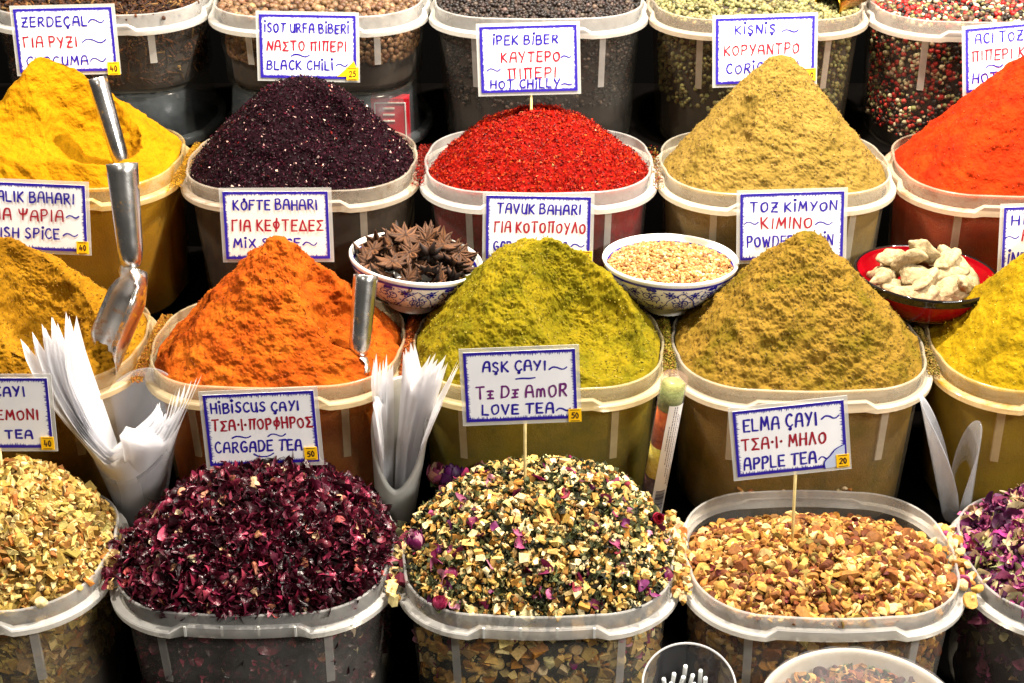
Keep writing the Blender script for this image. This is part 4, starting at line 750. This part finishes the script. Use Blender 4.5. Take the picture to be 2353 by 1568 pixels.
# seeds
def seed_fill():
    Rr, h = 0.0740, 0.063; ns, nt = 26, 90; s = np.linspace(0, 1, ns)[:, None]; a = np.arange(nt)[None] / nt * 6.283
    X = Rr * s * np.cos(a); Y = Rr * s * np.sin(a); Zz = h - 0.011 + 0.014 * (1 - s ** 1.6) + 0 * a
    V = np.stack([X, Y, Zz], -1); R2 = np.concatenate([V, [np.column_stack([0.9 * Rr * np.cos(a[0]), 0.9 * Rr * np.sin(a[0]), np.full(nt, h - 0.025)])]])
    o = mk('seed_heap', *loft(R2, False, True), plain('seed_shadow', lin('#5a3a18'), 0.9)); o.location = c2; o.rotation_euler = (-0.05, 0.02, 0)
    tag(o, 'golden seeds filling the middle blue and white bowl', 'seed heap')
    n = 3800; rr = Rr * np.sqrt(rng.random(n)); aa = rng.random(n) * 6.283; ss = rr / Rr; p = np.column_stack([rr * np.cos(aa), rr * np.sin(aa), h - 0.011 + 0.014 * (1 - ss ** 1.6) + rng.normal(0.0012, 0.001, n)])
    Vv, Fc, C = scatter(t_ball(5, 2, (1.25, 0.95, 0.8)), p, rotm(n), 0.0044 * (1 + 0.18 * rng.normal(size=n)), palette(n, ['#a87a40', '#94652e', '#bc9a60', '#6e4220', '#ccb488'], [5, 4, 3, 1, 1], 0.1))
    mk('seeds', Vv, Fc, MR, o, True, C)['kind'] = 'stuff'
seed_fill()
# ginger: knobbly roots, each of a few fused knuckles
mg = NT('dried_ginger'); gb = mg.bsdf(rough=0.85, spec=0.15); gn = mg.noise(110, 5, 0.75); mg.l(mg.ramp(gn, [(0.30, lin('#5a4a2c')), (0.46, lin('#948260')), (0.7, lin('#b0a07c'))]), gb.inputs['Base Color']); mg.bump(gb, gn, 0.8, 0.003); MGI = mg.end(gb.outputs[0])
def ginger(seed):
    """a flattish knuckle of root with one or two shoulders, wrinkled lengthwise"""
    rg = np.random.default_rng(seed); D, Fc = ico(4); ax_ = np.array([rg.uniform(0.017, 0.025), rg.uniform(0.0085, 0.0115), rg.uniform(0.0065, 0.0085)]); V = D * ax_
    for q in range(2 + seed % 2):
        d = nrm3(np.array([rg.normal(), rg.normal() * 0.9, rg.normal() * 0.3])); hump = np.exp(-(1 - D @ d) / rg.uniform(0.05, 0.12)); V = V + hump[:, None] * d * rg.uniform(0.004, 0.010)
    V[:, 1] += 9.0 * rg.normal() * V[:, 0] ** 2; V = V * (1 + 0.38 * fbm(V + seed * 1.7, 0.019, 2)[:, None]); w_ = np.abs(fbm(V * np.array([0.30, 1.0, 1.0]) + seed, 0.0042, 2))
    return V + nrm3(D / ax_) * (0.0022 * (w_ - 0.2) + 0.0012 * fbm(V, 0.004, 2))[:, None], Fc
def nrm3(v): v = np.asarray(v, float); return v / np.linalg.norm(v, axis=-1, keepdims=True)
gp = [(-0.050, -0.012, 0.004, 0.4), (-0.030, -0.036, 0.000, 0.1), (0.004, -0.050, -0.004, 0.3), (0.034, -0.036, 0.004, -0.2), (0.056, -0.008, 0.008, 1.9), (-0.044, 0.022, 0.010, 0.9), (-0.014, 0.040, 0.010, 0.2), (0.026, 0.040, 0.012, -0.4), (-0.018, -0.010, 0.018, -0.7), (0.018, -0.014, 0.020, 0.2), (0.046, 0.018, 0.022, -0.9), (0.000, 0.018, 0.034, -0.4), (-0.040, 0.024, 0.026, 0.1), (0.026, -0.034, 0.012, 0.5), (-0.056, 0.004, 0.012, 1.5), (-0.024, -0.052, 0.008, -0.3), (0.050, -0.030, 0.010, 0.9), (-0.004, -0.030, 0.022, 0.8), (0.014, 0.050, 0.016, -1.2), (-0.030, 0.006, 0.030, -0.5), (0.030, 0.004, 0.034, 0.9)]
for k, (gx, gy, gz, ga) in enumerate(gp):
    o = mk('ginger_root', *ginger(k), MGI, None); s_ = 1.06 + 0.18 * random.random(); o.scale = (s_, s_, s_); o.location = (c3[0] + gx * 0.86, c3[1] + gy * 0.86, c3[2] + 0.043 + gz); o.rotation_euler = (random.gauss(0, 0.5), random.gauss(0, 0.3), ga)
    tag(o, 'pale knobbly dried ginger root piled in the red bowl', 'ginger root', 'dried ginger roots in the red bowl')
# ------------------------------------------------------------------ steel scoops
def nrm(v): v = np.asarray(v, float); return v / np.linalg.norm(v)
def scoop(name, A, B, tip, r0, r1, rb, opening, label, mat, cat='scoop', bmat=None):
    """rolled tube handle from A (open end) to B, pinched neck, trough blade from B to tip that opens towards 'opening'"""
    A, B, tip = (np.asarray(v, float) for v in (A, B, tip)); t = empty(name, tip, label, cat, 'scoops stuck in the spices')
    ax = nrm(B - A); ref = nrm(np.cross(ax, [0.3, 1, 0.2])); bi = np.cross(ax, ref); n = 40; a = np.arange(n) / n * 6.283; ring_ = np.cos(a)[:, None] * ref + np.sin(a)[:, None] * bi
    ts = np.linspace(0, 1, 14); Lh = np.linalg.norm(B - A)
    out = [A + ax * Lh * u + ring_ * ((r0 + (r1 - r0) * u) * (1 if u < 0.86 else 1 - 0.30 * ((u - 0.86) / 0.14) ** 1.5)) for u in ts]
    inn = [A + ax * Lh * u + ring_ * (r0 + (r1 - r0) * u - 0.0011) for u in ts[:9]][::-1]
    V, Fc = loft(inn + [A - ax * 0.0004 + ring_ * (r0 - 0.0005)] + out, True, True); mk('handle', V - tip, Fc, mat, t)
    bx = nrm(tip - B); op = np.asarray(opening, float); op = nrm(op - bx * (op @ bx)); sd = np.cross(bx, op); Lb = np.linalg.norm(tip - B); rings = []
    for u in np.linspace(0, 1, 22):
        grow = 0.45 + 0.55 * min(1, u / 0.30) ** 0.8; R_b = rb * grow; half = math.radians(150 - 65 * min(1, u / 0.15) if u < 0.15 else 92); 
        if u > 0.72: half *= (1 - 0.62 * ((u - 0.72) / 0.28) ** 1.4)
        th = np.linspace(-half, half, 17); c = B + bx * Lb * u - op * 0.0 + op * (rb - R_b) * -0.3
        o_ = c + R_b * (np.sin(th)[:, None] * sd - np.cos(th)[:, None] * op); i_ = c + (R_b - 0.0012) * (np.sin(th)[:, None] * sd - np.cos(th)[:, None] * op)
        rings.append(np.vstack([o_, i_[::-1]]))
    V, Fc = loft(rings, True, True); mk('blade', V - tip, Fc, bmat or mat, t)
    return t
# steel seen as satin: fine lengthwise brushing
ms = NT('satin_steel'); bs = ms.bsdf((0.66, 0.65, 0.63, 1), 0.22, 1.0); ms.l(ms.ramp(ms.noise(18, 3), [(0.3, (0.16, 0.16, 0.16, 1)), (0.7, (0.30, 0.30, 0.30, 1))]), bs.inputs['Roughness']); ms.bump(bs, ms.noise(240, 2), 0.05, 0.001); 
def dusty_steel(col, lo=0.52):
    m = NT('satin_steel_with_powder'); b_ = m.bsdf((0.66, 0.65, 0.63, 1), 0.24, 1.0); m.l(m.ramp(m.noise(18, 3), [(0.3, (0.18, 0.18, 0.18, 1)), (0.7, (0.36, 0.36, 0.36, 1))]), b_.inputs['Roughness']); m.bump(b_, m.noise(260, 2), 0.08, 0.001)
    d_ = m.bsdf(lin(col), 0.95, 0, 0.05); k_ = m.ramp(m.noise(55, 6, 0.8), [(lo, (0, 0, 0, 1)), (lo + 0.16, (0.85, 0.85, 0.85, 1))]); return m.end(m.mix(k_, b_.outputs[0], d_.outputs[0]))
MST = dusty_steel('#c89010', 0.60)
y2, y3 = ROW[2][0], ROW[3][0]
scoop('steel_scoop', at_y(223, 180, y2 + 0.085), at_y(283, 385, y2 + 0.050), at_y(300, 440, y2 + 0.045) + np.array([0.0, 0, -0.02]), 0.0122, 0.0105, 0.018, (-1, -0.4, 0.3), 'steel scoop stuck in the turmeric, its tube handle leaning left', MST, bmat=dusty_steel('#d09400', 0.46))
scoop('steel_scoop', at_y(280, 376, y3 + 0.115), at_y(303, 612, y3 + 0.080), at_y(208, 838, y3 + 0.030), 0.0172, 0.0130, 0.0300, (-0.72, -0.50, 0.45), 'large steel scoop standing in the fish spice, its blade turned left', MST, bmat=dusty_steel('#a86a10', 0.50))
scoop('steel_scoop', at_y(840, 632, y3 + 0.085), at_y(824, 815, y3 + 0.048), at_y(806, 905, y3 + 0.032), 0.0138, 0.0118, 0.0190, (-0.8, -0.6, 0.2), 'steel scoop stuck upright in the orange meatball spice', MST, bmat=dusty_steel('#b85008', 0.45))
t = empty('brass_scoop', at_y(1900, 14, ROW[1][0] + 0.045), 'brass scoop end lying in the green peppercorns', 'scoop')
axb = nrm([0.62, 0.75, 0.05]); rf = nrm(np.cross(axb, [0, 0, 1])); bb = np.cross(axb, rf); aa = np.arange(36) / 36 * 6.283; rg_ = np.cos(aa)[:, None] * rf + np.sin(aa)[:, None] * bb
mk('barrel', *loft([axb * 0.09 + rg_ * 0.018, axb * 0.004 + rg_ * 0.0195, rg_ * 0.020, rg_ * 0.019, axb * 0.004 + rg_ * 0.0185, axb * 0.055 + rg_ * 0.016], True, True), M['brass'], t)
# ------------------------------------------------------------------ holders cut from plastic tube, and the bags they hold
MH = plastic('milky_tube_plastic', 0.22, (0.80, 0.80, 0.76, 1), 0.25, tint=(0.95, 0.96, 0.9, 1)); MHC = clearfilm('clear_cut_bottle', 0.86, 0.12, (0.75, 0.77, 0.82, 1))
mb_ = NT('thin_white_bag_plastic'); b1 = mb_.bsdf((0.93, 0.93, 0.95, 1), 0.35, 0, 0.4); t1 = mb_.n('ShaderNodeBsdfTranslucent'); t1.inputs[0].default_value = (0.93, 0.93, 0.96, 1); p1 = mb_.n('ShaderNodeBsdfTransparent')
MBAG = mb_.end(mb_.mix(0.10, mb_.mix(0.40, b1.outputs[0], t1.outputs[0]), p1.outputs[0]))
def holder(name, base, top, rb, rt, cut, thick, label, mat, cat='bag holder'):
    """conical tube from base to top; the rim height round it follows cut(angle), angle 0 = towards the viewer"""
    base, top = np.asarray(base, float), np.asarray(top, float); ax = nrm(top - base); Ln = np.linalg.norm(top - base); front = nrm(np.array([0, -1.0, 0]) - ax * (-ax[1])); side = np.cross(front, ax) ; n = 64
    a = np.arange(n) / n * 6.283; cutv = np.array([cut(math.atan2(math.sin(x), math.cos(x))) for x in a]); dirs = np.cos(a)[:, None] * front + np.sin(a)[:, None] * -side
    rings = []
    for u in np.linspace(0, 1, 14): 
        f = (u * cutv)[:, None]; rings.append(ax * Ln * f + dirs * (rb + (rt - rb) * f))
    inner = []
    for u in np.linspace(1, 0, 14):
        f = (u * cutv)[:, None]; inner.append(ax * Ln * f + dirs * (rb + (rt - rb) * f - thick) + (ax * 0.0006 if u == 1 else 0))
    t = empty(name, base, label, cat); mk('tube', *loft(rings + inner, True, True), mat, t)
    return dict(base=base, ax=ax, L=Ln, front=front, side=-side, rb=rb, rt=rt)
def bag(h, k, label, group, a0, span, low, high, rfac, lean, skew, tilt=0.0, pw=1.2, base=0.12):
    """one folded sheet rolled into a U: low in the middle, its two corners stand up and splay"""
    nu, nv = 22, 12; u = np.linspace(-1, 1, nu)[None, :]; v = np.linspace(0, 1, nv)[:, None]
    top = low + (high - low) * (np.abs(u) ** pw) * (1 + skew * u); f = base + (top - base) * v; a = a0 + span * u + 0 * v
    r = (h['rb'] + (h['rt'] - h['rb']) * np.minimum(f, 1.0)) * rfac + np.where(u < 0, lean[0] if isinstance(lean, tuple) else lean, lean[1] if isinstance(lean, tuple) else lean) * np.maximum(f - 0.55, 0) ** 1.5 * np.abs(u) + 0.0012 * np.sin(7 * u + k) * v
    P = h['ax'] * (h['L'] * f)[..., None] + r[..., None] * (np.cos(a)[..., None] * h['front'] + np.sin(a)[..., None] * h['side']) + h['side'] * (tilt * np.maximum(f - 0.5, 0))[..., None]
    o = mk('plastic_bag', P.reshape(-1, 3), grid(nu=nv, nv=nu), MBAG); o.location = h['base']; tag(o, label, 'plastic bag', group); return o
# left: a wide cut bottle with a fanned wad
h1 = holder('bag_holder', at_y(332, 1215, 0.262), at_y(285, 860, 0.200), 0.020, 0.066, lambda x: 0.52 + 0.30 * (1 - math.cos(x)) / 2 + 0.08 * math.sin(x), 0.0012, 'wide cut clear bottle holding a fanned wad of bags beside the lemon peel', MHC)
L1 = 'thin white plastic bag in the fanned wad in the wide cut bottle'; G1 = 'bags fanned in the wide cut bottle'
for k in range(15):
    f = k / 14; bag(h1, k, L1, G1, -0.30 + 0.06 * math.sin(k * 2.1), 1.55 + 0.30 * f, 0.58 + 0.06 * f + 0.01 * (k % 3), 0.90 + 0.15 * f + 0.012 * math.sin(k * 1.7), 0.97 - 0.30 * f, (0.13 * (1 - f) ** 1.1, 0.0), -0.42 - 0.06 * f, -0.02, 1.0)
for k in range(7):
    bag(h1, k, L1, G1, 0.95, 0.95, 0.70 + 0.012 * k, 0.93 - 0.012 * k, 0.93 - 0.05 * k, 0.05 - 0.005 * k, 0.08, 0.02, 0.8)
# middle: a narrower pipe, cut long and slanted
h2 = holder('bag_holder', at_y(908, 1192, 0.262), at_y(922, 900, 0.215), 0.022, 0.036, lambda x: 0.36 + 0.60 * ((1 - math.cos(x)) / 2) ** 0.8, 0.0045, 'narrow white pipe cut at a slant, holding bags beside the hibiscus', MH)
L2 = 'thin white plastic bag standing in the narrow slant cut pipe'; G2 = 'bags standing in the narrow pipe'
for k in range(7): bag(h2, k, L2, G2, -1.45 - 0.08 * k, 0.80, 0.80 + 0.010 * k, 1.06 + 0.03 * math.sin(k * 2), 0.86 - 0.05 * k, 0.03, -0.15, 0.0, 1.1)
for k in range(8): bag(h2, k, L2, G2, 2.35 + 0.06 * k, 0.72, 0.90 + 0.012 * k, 1.20 - 0.03 * math.sin(k * 2.3), 0.84 - 0.07 * k, 0.02, -0.10, 0.01, 1.1)
for k in range(3): bag(h2, k, L2, G2, 1.40, 0.35, 0.80, 1.12 + 0.02 * k, 0.86 - 0.05 * k, 0.03, 0.2, 0.02, 1.0)
# right: an empty cut bottle, thin walled, one side bent out
h3 = holder('bag_holder', at_y(2196, 1200, 0.262), at_y(2190, 910, 0.215), 0.014, 0.036, lambda x: 0.20 + 0.76 * max(0.0, -math.sin(x)) ** 0.75 + 0.50 * max(0.0, math.sin(x)) ** 0.9 + 0.10 * (1 - math.cos(x)) / 2, 0.0010, 'empty clear cut bottle with one tall pointed side beside the rose tub', MHC)
# ------------------------------------------------------------------ glass tube of layered spices
bt, tp = at_y(1490, 1185, 0.236), at_y(1550, 866, 0.205); ax = nrm(tp - bt); Lt = np.linalg.norm(tp - bt)
t = empty('spice_tube', bt, 'glass tube of layered spices with a barcode label, leaning between two tubs', 'spice tube'); qt = Vector((0, 0, 1)).rotation_difference(Vector([float(x) for x in ax])); t.rotation_mode = 'QUATERNION'; t.rotation_quaternion = qt
rT = 0.0142
for (f0, f1, cc) in ((0.01, 0.165, ['#b08a2c', '#c8a446', '#d4b45a']), (0.165, 0.33, ['#2c1418', '#42222a', '#5a3a3c']), (0.33, 0.545, ['#c0a838', '#d4c050', '#e0d070']), (0.545, 0.80, ['#8e3206', '#b04c0e', '#bc5c1c']), (0.80, 0.955, ['#747c48', '#8c9458', '#a0a66c'])):
    mk('spice_layer', *loft([circ(32, rT - 0.0012, Lt * f0 + 0.0003), circ(32, rT - 0.0012, Lt * f1 - 0.0003)], True, True), powder('layered_spice', cc, 120, 1.3), t)
mk('glass', *lathe([(0.002, -0.001), (rT - 0.002, 0.0), (rT, 0.003), (rT, Lt * 0.97), (rT - 0.0006, Lt * 0.98)], 40), clearfilm('clear_glass_tube', 0.95, 0.05, (0.3, 0.3, 0.3, 1)), t)
mk('cap', *lathe([(rT + 0.0008, Lt * 0.958), (rT + 0.0010, Lt * 0.995), (rT - 0.002, Lt * 1.002), (0.0005, Lt * 1.002)], 40), plastic('dusty_clear_cap', 0.85, (0.55, 0.36, 0.28, 1), 0.2), t)
def wrap(a0, a1, z0, z1, r): 
    a = np.linspace(a0, a1, 14); return np.concatenate([np.column_stack([r * np.cos(a), r * np.sin(a), np.full(14, z)]) for z in (z0, z1)]), grid(2, 14)
lb = mk('label', *wrap(-1.75, -0.45, Lt * 0.06, Lt * 0.86, rT + 0.0004), plain('white_paper_label', (0.80, 0.79, 0.78, 1), 0.5), t)
bars = []; z = Lt * 0.085
while z < Lt * 0.255:
    wz = random.choice([0.0005, 0.0009, 0.0014]); bars.append(wrap(-1.55, -0.75, z, z + wz, rT + 0.0007)); z += wz + random.choice([0.0005, 0.0009])
mk('barcode', *join(bars), M['ink'] if False else plain('barcode_ink', (0.02, 0.02, 0.06, 1), 0.5), lb, False)
tx = []
for q, (aa0, z0, z1) in enumerate(((-0.92, 0.30, 0.80), (-1.12, 0.36, 0.84), (-1.30, 0.45, 0.85), (-1.48, 0.55, 0.72), (-0.70, 0.28, 0.78))):
    z = Lt * z0
    while z < Lt * z1:
        wz = random.uniform(0.0010, 0.0035); tx.append(wrap(aa0, aa0 + 0.06, z, z + wz, rT + 0.0007)); z += wz + random.uniform(0.0006, 0.0014)
mk('small_print', *join(tx), plain('small_print_ink', (0.05, 0.05, 0.10, 1), 0.5), lb, False)
# ------------------------------------------------------------------ rosebuds, crumbs
def rosebud(px, py, y, s, cols, label):
    c = at_y(px, py, y); t = empty('rosebud', c, label, 'rosebud', 'dried rosebuds behind the love tea', (random.gauss(0, 0.4), random.gauss(0, 0.4), random.random() * 6)); parts, cc = [], []
    for k in range(13):
        a = k * 2.4; rad = 0.18 + 0.30 * k / 13; nu, nv = 7, 6; u = np.linspace(0, 1, nu)[:, None]; v = np.linspace(-1, 1, nv)[None]
        rr = rad * (0.35 + 0.75 * np.sin(u * 2.3)) ; an = a + v * (0.95 - 0.25 * u); zz = -0.5 + u * (1.05 - 0.25 * k / 13) - 0.12 * v * v * u + 0.03 * rng.normal(size=(nu, nv)); P = np.stack([rr * np.cos(an), rr * np.sin(an), zz + 0 * an], -1) * s
        parts.append((P.reshape(-1, 3), grid(nu, nv))); cc.append(np.repeat(palette(1, cols, None, 0.15), nu * nv, 0))
    V, Fc = join(parts); mk('petals', V, Fc, MPs, t, True, np.concatenate(cc))
    sp = [(V2 * s * 0.45 + np.array([0.12 * math.cos(q), 0.12 * math.sin(q), -0.50]) * s, F2) for q, (V2, F2) in zip((0, 1.3, 2.5, 3.8, 5.0), t_petal(5, 1.2, 0.25, 6, 4))]; V, Fc = join(sp); mk('sepals', V, Fc, MPs, t, True, np.tile(lin('#5c6434')[:3], (len(V), 1)))
pc, pm = ['#5e1468', '#7a2080', '#481050'], ['#a8746c', '#c0a080', '#8a4060']
rosebud(1040, 1100, 0.222, 0.034, pc, 'large purple rosebud behind the love tea'); rosebud(1108, 1092, 0.222, 0.030, ['#b08c68', '#8c3078', '#a8706c'], 'faded purple and cream rosebud behind the love tea')
rosebud(1003, 1088, 0.226, 0.026, pm, 'pale brown rosebud beside the narrow pipe'); rosebud(1228, 1082, 0.216, 0.026, ['#6a3aa0', '#54207a'], 'small violet rosebud right of the love tea stick')
rosebud(955, 1242, 0.055, 0.019, ['#9a3a78', '#c890a0', '#6e1a50'], 'pink and purple rosebud on the left side of the love tea'); rosebud(1290, 1330, 0.05, 0.022, ['#a82a68', '#d0789c', '#86184c'], 'bright pink rosebud in the front half of the love tea')
rosebud(1512, 1190, 0.12, 0.014, ['#a01438', '#c02a50'], 'small red rosebud by the foot of the glass tube'); rosebud(1010, 1385, 0.012, 0.016, ['#9a2048', '#b03a60'], 'crimson rosebud near the front rim of the love tea')
def crumbs(row, i, n, size, cols, y0, y1, label, temps, mat=None, hgt=0.008, wts=None, wid=0.0085):
    y, z = ROW[row]; x = (i + 0.5) * P_; yy = y0 + (y1 - y0) * rng.beta(1.6, 1.6, n); k = np.sin(np.pi * (yy - y0) / (y1 - y0)); xx = rng.uniform(-0.85, 0.85, n) * wid
    p = np.column_stack([x + xx, y + yy, z - 0.0022 * (i + 0.5) - 0.0145 + np.abs(rng.random(n)) * hgt * k * (1 - 0.6 * np.abs(xx / wid)) + size * 0.25])
    V, Fc, C = scatter(temps, p, rotm(n), size * (1 + 0.3 * rng.normal(size=n)).clip(0.4, 1.8), palette(n, [dimhex(q, 0.72) for q in cols] if row < 4 else cols, wts, 0.15)); o = mk('spilled_crumbs', V, Fc, mat or MP, None, False, C); tag(o, label, 'spilled crumbs', 'crumbs spilled between the tubs', 'stuff')
fine = t_chunk(8, 0.8, 1)
crumbs(3, -1, 4200, 0.0023, ['#d05c10', '#b84c0a', '#e0801c'], 0.05, 0.20, 'orange powder spilled between the orange and the greenish yellow tubs', fine, hgt=0.020)
crumbs(3, 0, 3000, 0.0023, ['#b09c18', '#8c8a14', '#c8b430', '#a07020'], 0.06, 0.21, 'greenish yellow powder spilled left of the cumin tub', fine, hgt=0.018)
crumbs(3, 1, 2200, 0.0023, ['#a88430', '#8c8020', '#b8983c'], 0.06, 0.21, 'olive powder spilled right of the cumin tub', fine, hgt=0.014)
crumbs(3, -2, 2200, 0.0022, ['#d08c14', '#c8700c', '#dca428'], 0.03, 0.20, 'mustard yellow powder spilled left of the orange spice tub', fine, hgt=0.008)
crumbs(2, -1, 900, 0.0036, ['#b41c0a', '#90140a', '#c8382a'], 0.05, 0.2, 'red chili flakes spilled between the black and the red chili tubs', fl, MG, hgt=0.012)
crumbs(2, 0, 420, 0.0032, ['#b41c0a', '#c8a048', '#a88438'], 0.04, 0.2, 'few red flakes spilled between the red chili and coriander tubs', fl, MG, hgt=0.006)
crumbs(2, -2, 1800, 0.0018, ['#e8a800', '#d89800', '#f0b818'], 0.04, 0.2, 'yellow turmeric spilled between the turmeric and black chili tubs', fine, hgt=0.008)
crumbs(4, -2, 34, 0.017, ['#5a1228', '#7c2038', '#d8c084'], 0.04, 0.16, 'hibiscus petals spilled between lemon peel and hibiscus tubs', pet, MPs, 0.016)
crumbs(4, -1, 60, 0.010, ['#d8be80', '#c49a50', '#5a1228', '#3a3a28'], 0.03, 0.19, 'mixed tea bits spilled between hibiscus and love tea tubs', cube + pet, MP, 0.014)
crumbs(4, 0, 170, 0.0085, ['#ccb070', '#b88e42', '#a06a2c', '#d8c490', '#7a2848'], 0.03, 0.20, 'citrus and apple bits spilled between love tea and apple tea tubs', cube + chunk, MP, 0.022, [4, 4, 4, 3, 0.6])
crumbs(4, 1, 55, 0.0115, ['#b87a34', '#c8924a', '#dcbc80', '#8a3060'], 0.03, 0.18, 'apple pieces spilled between apple tea and rose tubs', chunk, MP, 0.018)
for (px, py) in ((1720, 1128), (1850, 1124), (1880, 1130), (1945, 1126), (1800, 1132)):
    n = 4; c = at_y(px, py, 0.236); p = c + rng.normal(size=(n, 3)) * np.array([0.008, 0.002, 0.002]); V, Fc, C = scatter(chunk, p, rotm(n), np.full(n, 0.010), palette(n, ['#b87a34', '#dcc090', '#9a5620'])); o = mk('spilled_crumbs', V, Fc, MP, None, False, C); tag(o, 'dried apple crumbs lying along the back rim of the apple tea tub', 'spilled crumbs', 'apple crumbs on the back rim', 'stuff')
# ------------------------------------------------------------------ things at the bottom edge
gy = -0.10; gc = at_y(1583, 1575, gy); t = empty('plastic_cup', gc, 'clear round cup of white sticks at the bottom edge', 'cup', None, (0.42, 0.0, 0.0)); Rg = 0.044
mk('wall', *lathe([(Rg * 0.78, -0.075), (Rg * 0.98, -0.002), (Rg, 0.0), (Rg - 0.001, 0.0012), (Rg - 0.0022, 0.0), (Rg * 0.76, -0.073)], 56), clearfilm('clear_cup', 0.95, 0.05, (0.12, 0.12, 0.13, 1)), t)
mk('lip', *tube([(Rg * math.cos(a), Rg * math.sin(a), 0.0006) for a in np.linspace(0, 6.283, 60)], 0.0011, 8, False), plastic('clear_lip', 0.5, (0.8, 0.8, 0.82, 1), 0.1), t)
mk('floor', *lathe([(0.0005, -0.074), (Rg * 0.78, -0.074)], 40), M['dark'], t)
Mc = Matrix.Translation(Vector([float(x) for x in gc])) @ Euler((0.42, 0, 0)).to_matrix().to_4x4(); wm = plain('white_stick', (0.80, 0.82, 0.82, 1), 0.4); first = None
for k in range(26):
    a = k * 2.39996; rr = Rg * 0.66 * math.sqrt((k + 0.5) / 26)
    if first is None: first = o = mk('white_stick', *tube([(0, 0, -0.066), (0, 0, -0.002), (0, 0, 0)], 0.0021, 8), wm)
    else: o = first.copy(); COL.objects.link(o)
    o.matrix_world = Mc @ Matrix.Translation((rr * math.cos(a), rr * math.sin(a), -0.010 - 0.012 * random.random() + (0.012 if k in (9, 17) else 0))) @ Euler((random.gauss(0, 0.10), random.gauss(0, 0.10), 0)).to_matrix().to_4x4()
    tag(o, 'short white stick standing in the clear cup', 'stick', 'white sticks in the clear cup')
wy = -0.13; Rw = 0.098; wc = at_y(1938, 1494, wy + Rw) - np.array([0, Rw, 0]); t = empty('wrapped_bowl', wc, 'round tub covered with shiny cling film at the bottom edge', 'tub')
mwr = plastic('cream_tub_rim', 0.35, (0.80, 0.74, 0.62, 1), 0.25)
mk('wall', *lathe([(Rw * 0.82, -0.07), (Rw * 0.97, -0.006), (Rw, -0.002), (Rw, 0.003), (Rw - 0.002, 0.005), (Rw - 0.0055, 0.003), (Rw - 0.0065, -0.002), (Rw * 0.80, -0.06), (0.001, -0.06)], 80), mwr, t)
n = 900; rr = (Rw - 0.014) * np.sqrt(rng.random(n)); aa = rng.random(n) * 6.283; p = np.column_stack([rr * np.cos(aa), rr * np.sin(aa), -0.012 + 0.004 * rng.random(n)])
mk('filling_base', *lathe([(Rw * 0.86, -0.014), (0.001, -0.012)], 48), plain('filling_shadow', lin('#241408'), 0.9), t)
V, Fc, C = scatter(chip + chunk, p, rotm(n), np.full(n, 0.012), palette(n, ['#6a3a20', '#3a180c', '#8a6238', '#444a28', '#a88450'])); tag(mk('filling', V, Fc, MP, t, False, C), kind='stuff')
nr, na = 26, 160; s = np.linspace(0, 1, nr)[:, None]; a = np.arange(na)[None] / na * 6.283; X = (Rw - 0.001) * s * np.cos(a); Y = (Rw - 0.001) * s * np.sin(a)
Zf = 0.0062 + 0.0007 * np.sin(a * 23 + 6 * s) * s ** 2 + 0.003 * fbm(np.stack([X, Y, 0 * X], -1), 0.018, 3) * (1 - s ** 6) - 0.003 * (1 - s ** 4)
mk('cling_film', *loft(np.stack([X, Y, Zf], -1)), clearfilm('cling_film', 0.94, 0.06, (0.30, 0.30, 0.32, 1)), t)
# ------------------------------------------------------------------ dark behind the top row
bk = mk('backdrop', *box((0, 1.20, 0.5), (3.2, 0.02, 2.4)), plain('unlit_gap_black', (0.0015, 0.0014, 0.0014, 1), 0.9, spec=0.01), None, False); tag(bk, kind='structure')  # added near-black sheet, its colour stands in for unlit space behind the tubs
fl_ = mk('floor', *box((0, 0.2, -0.62), (4, 4, 0.02)), plain('dark_floor', (0.006, 0.005, 0.005, 1), 0.9, spec=0.02, nscale=6, namp=0.3), None, False); tag(fl_, kind='structure')
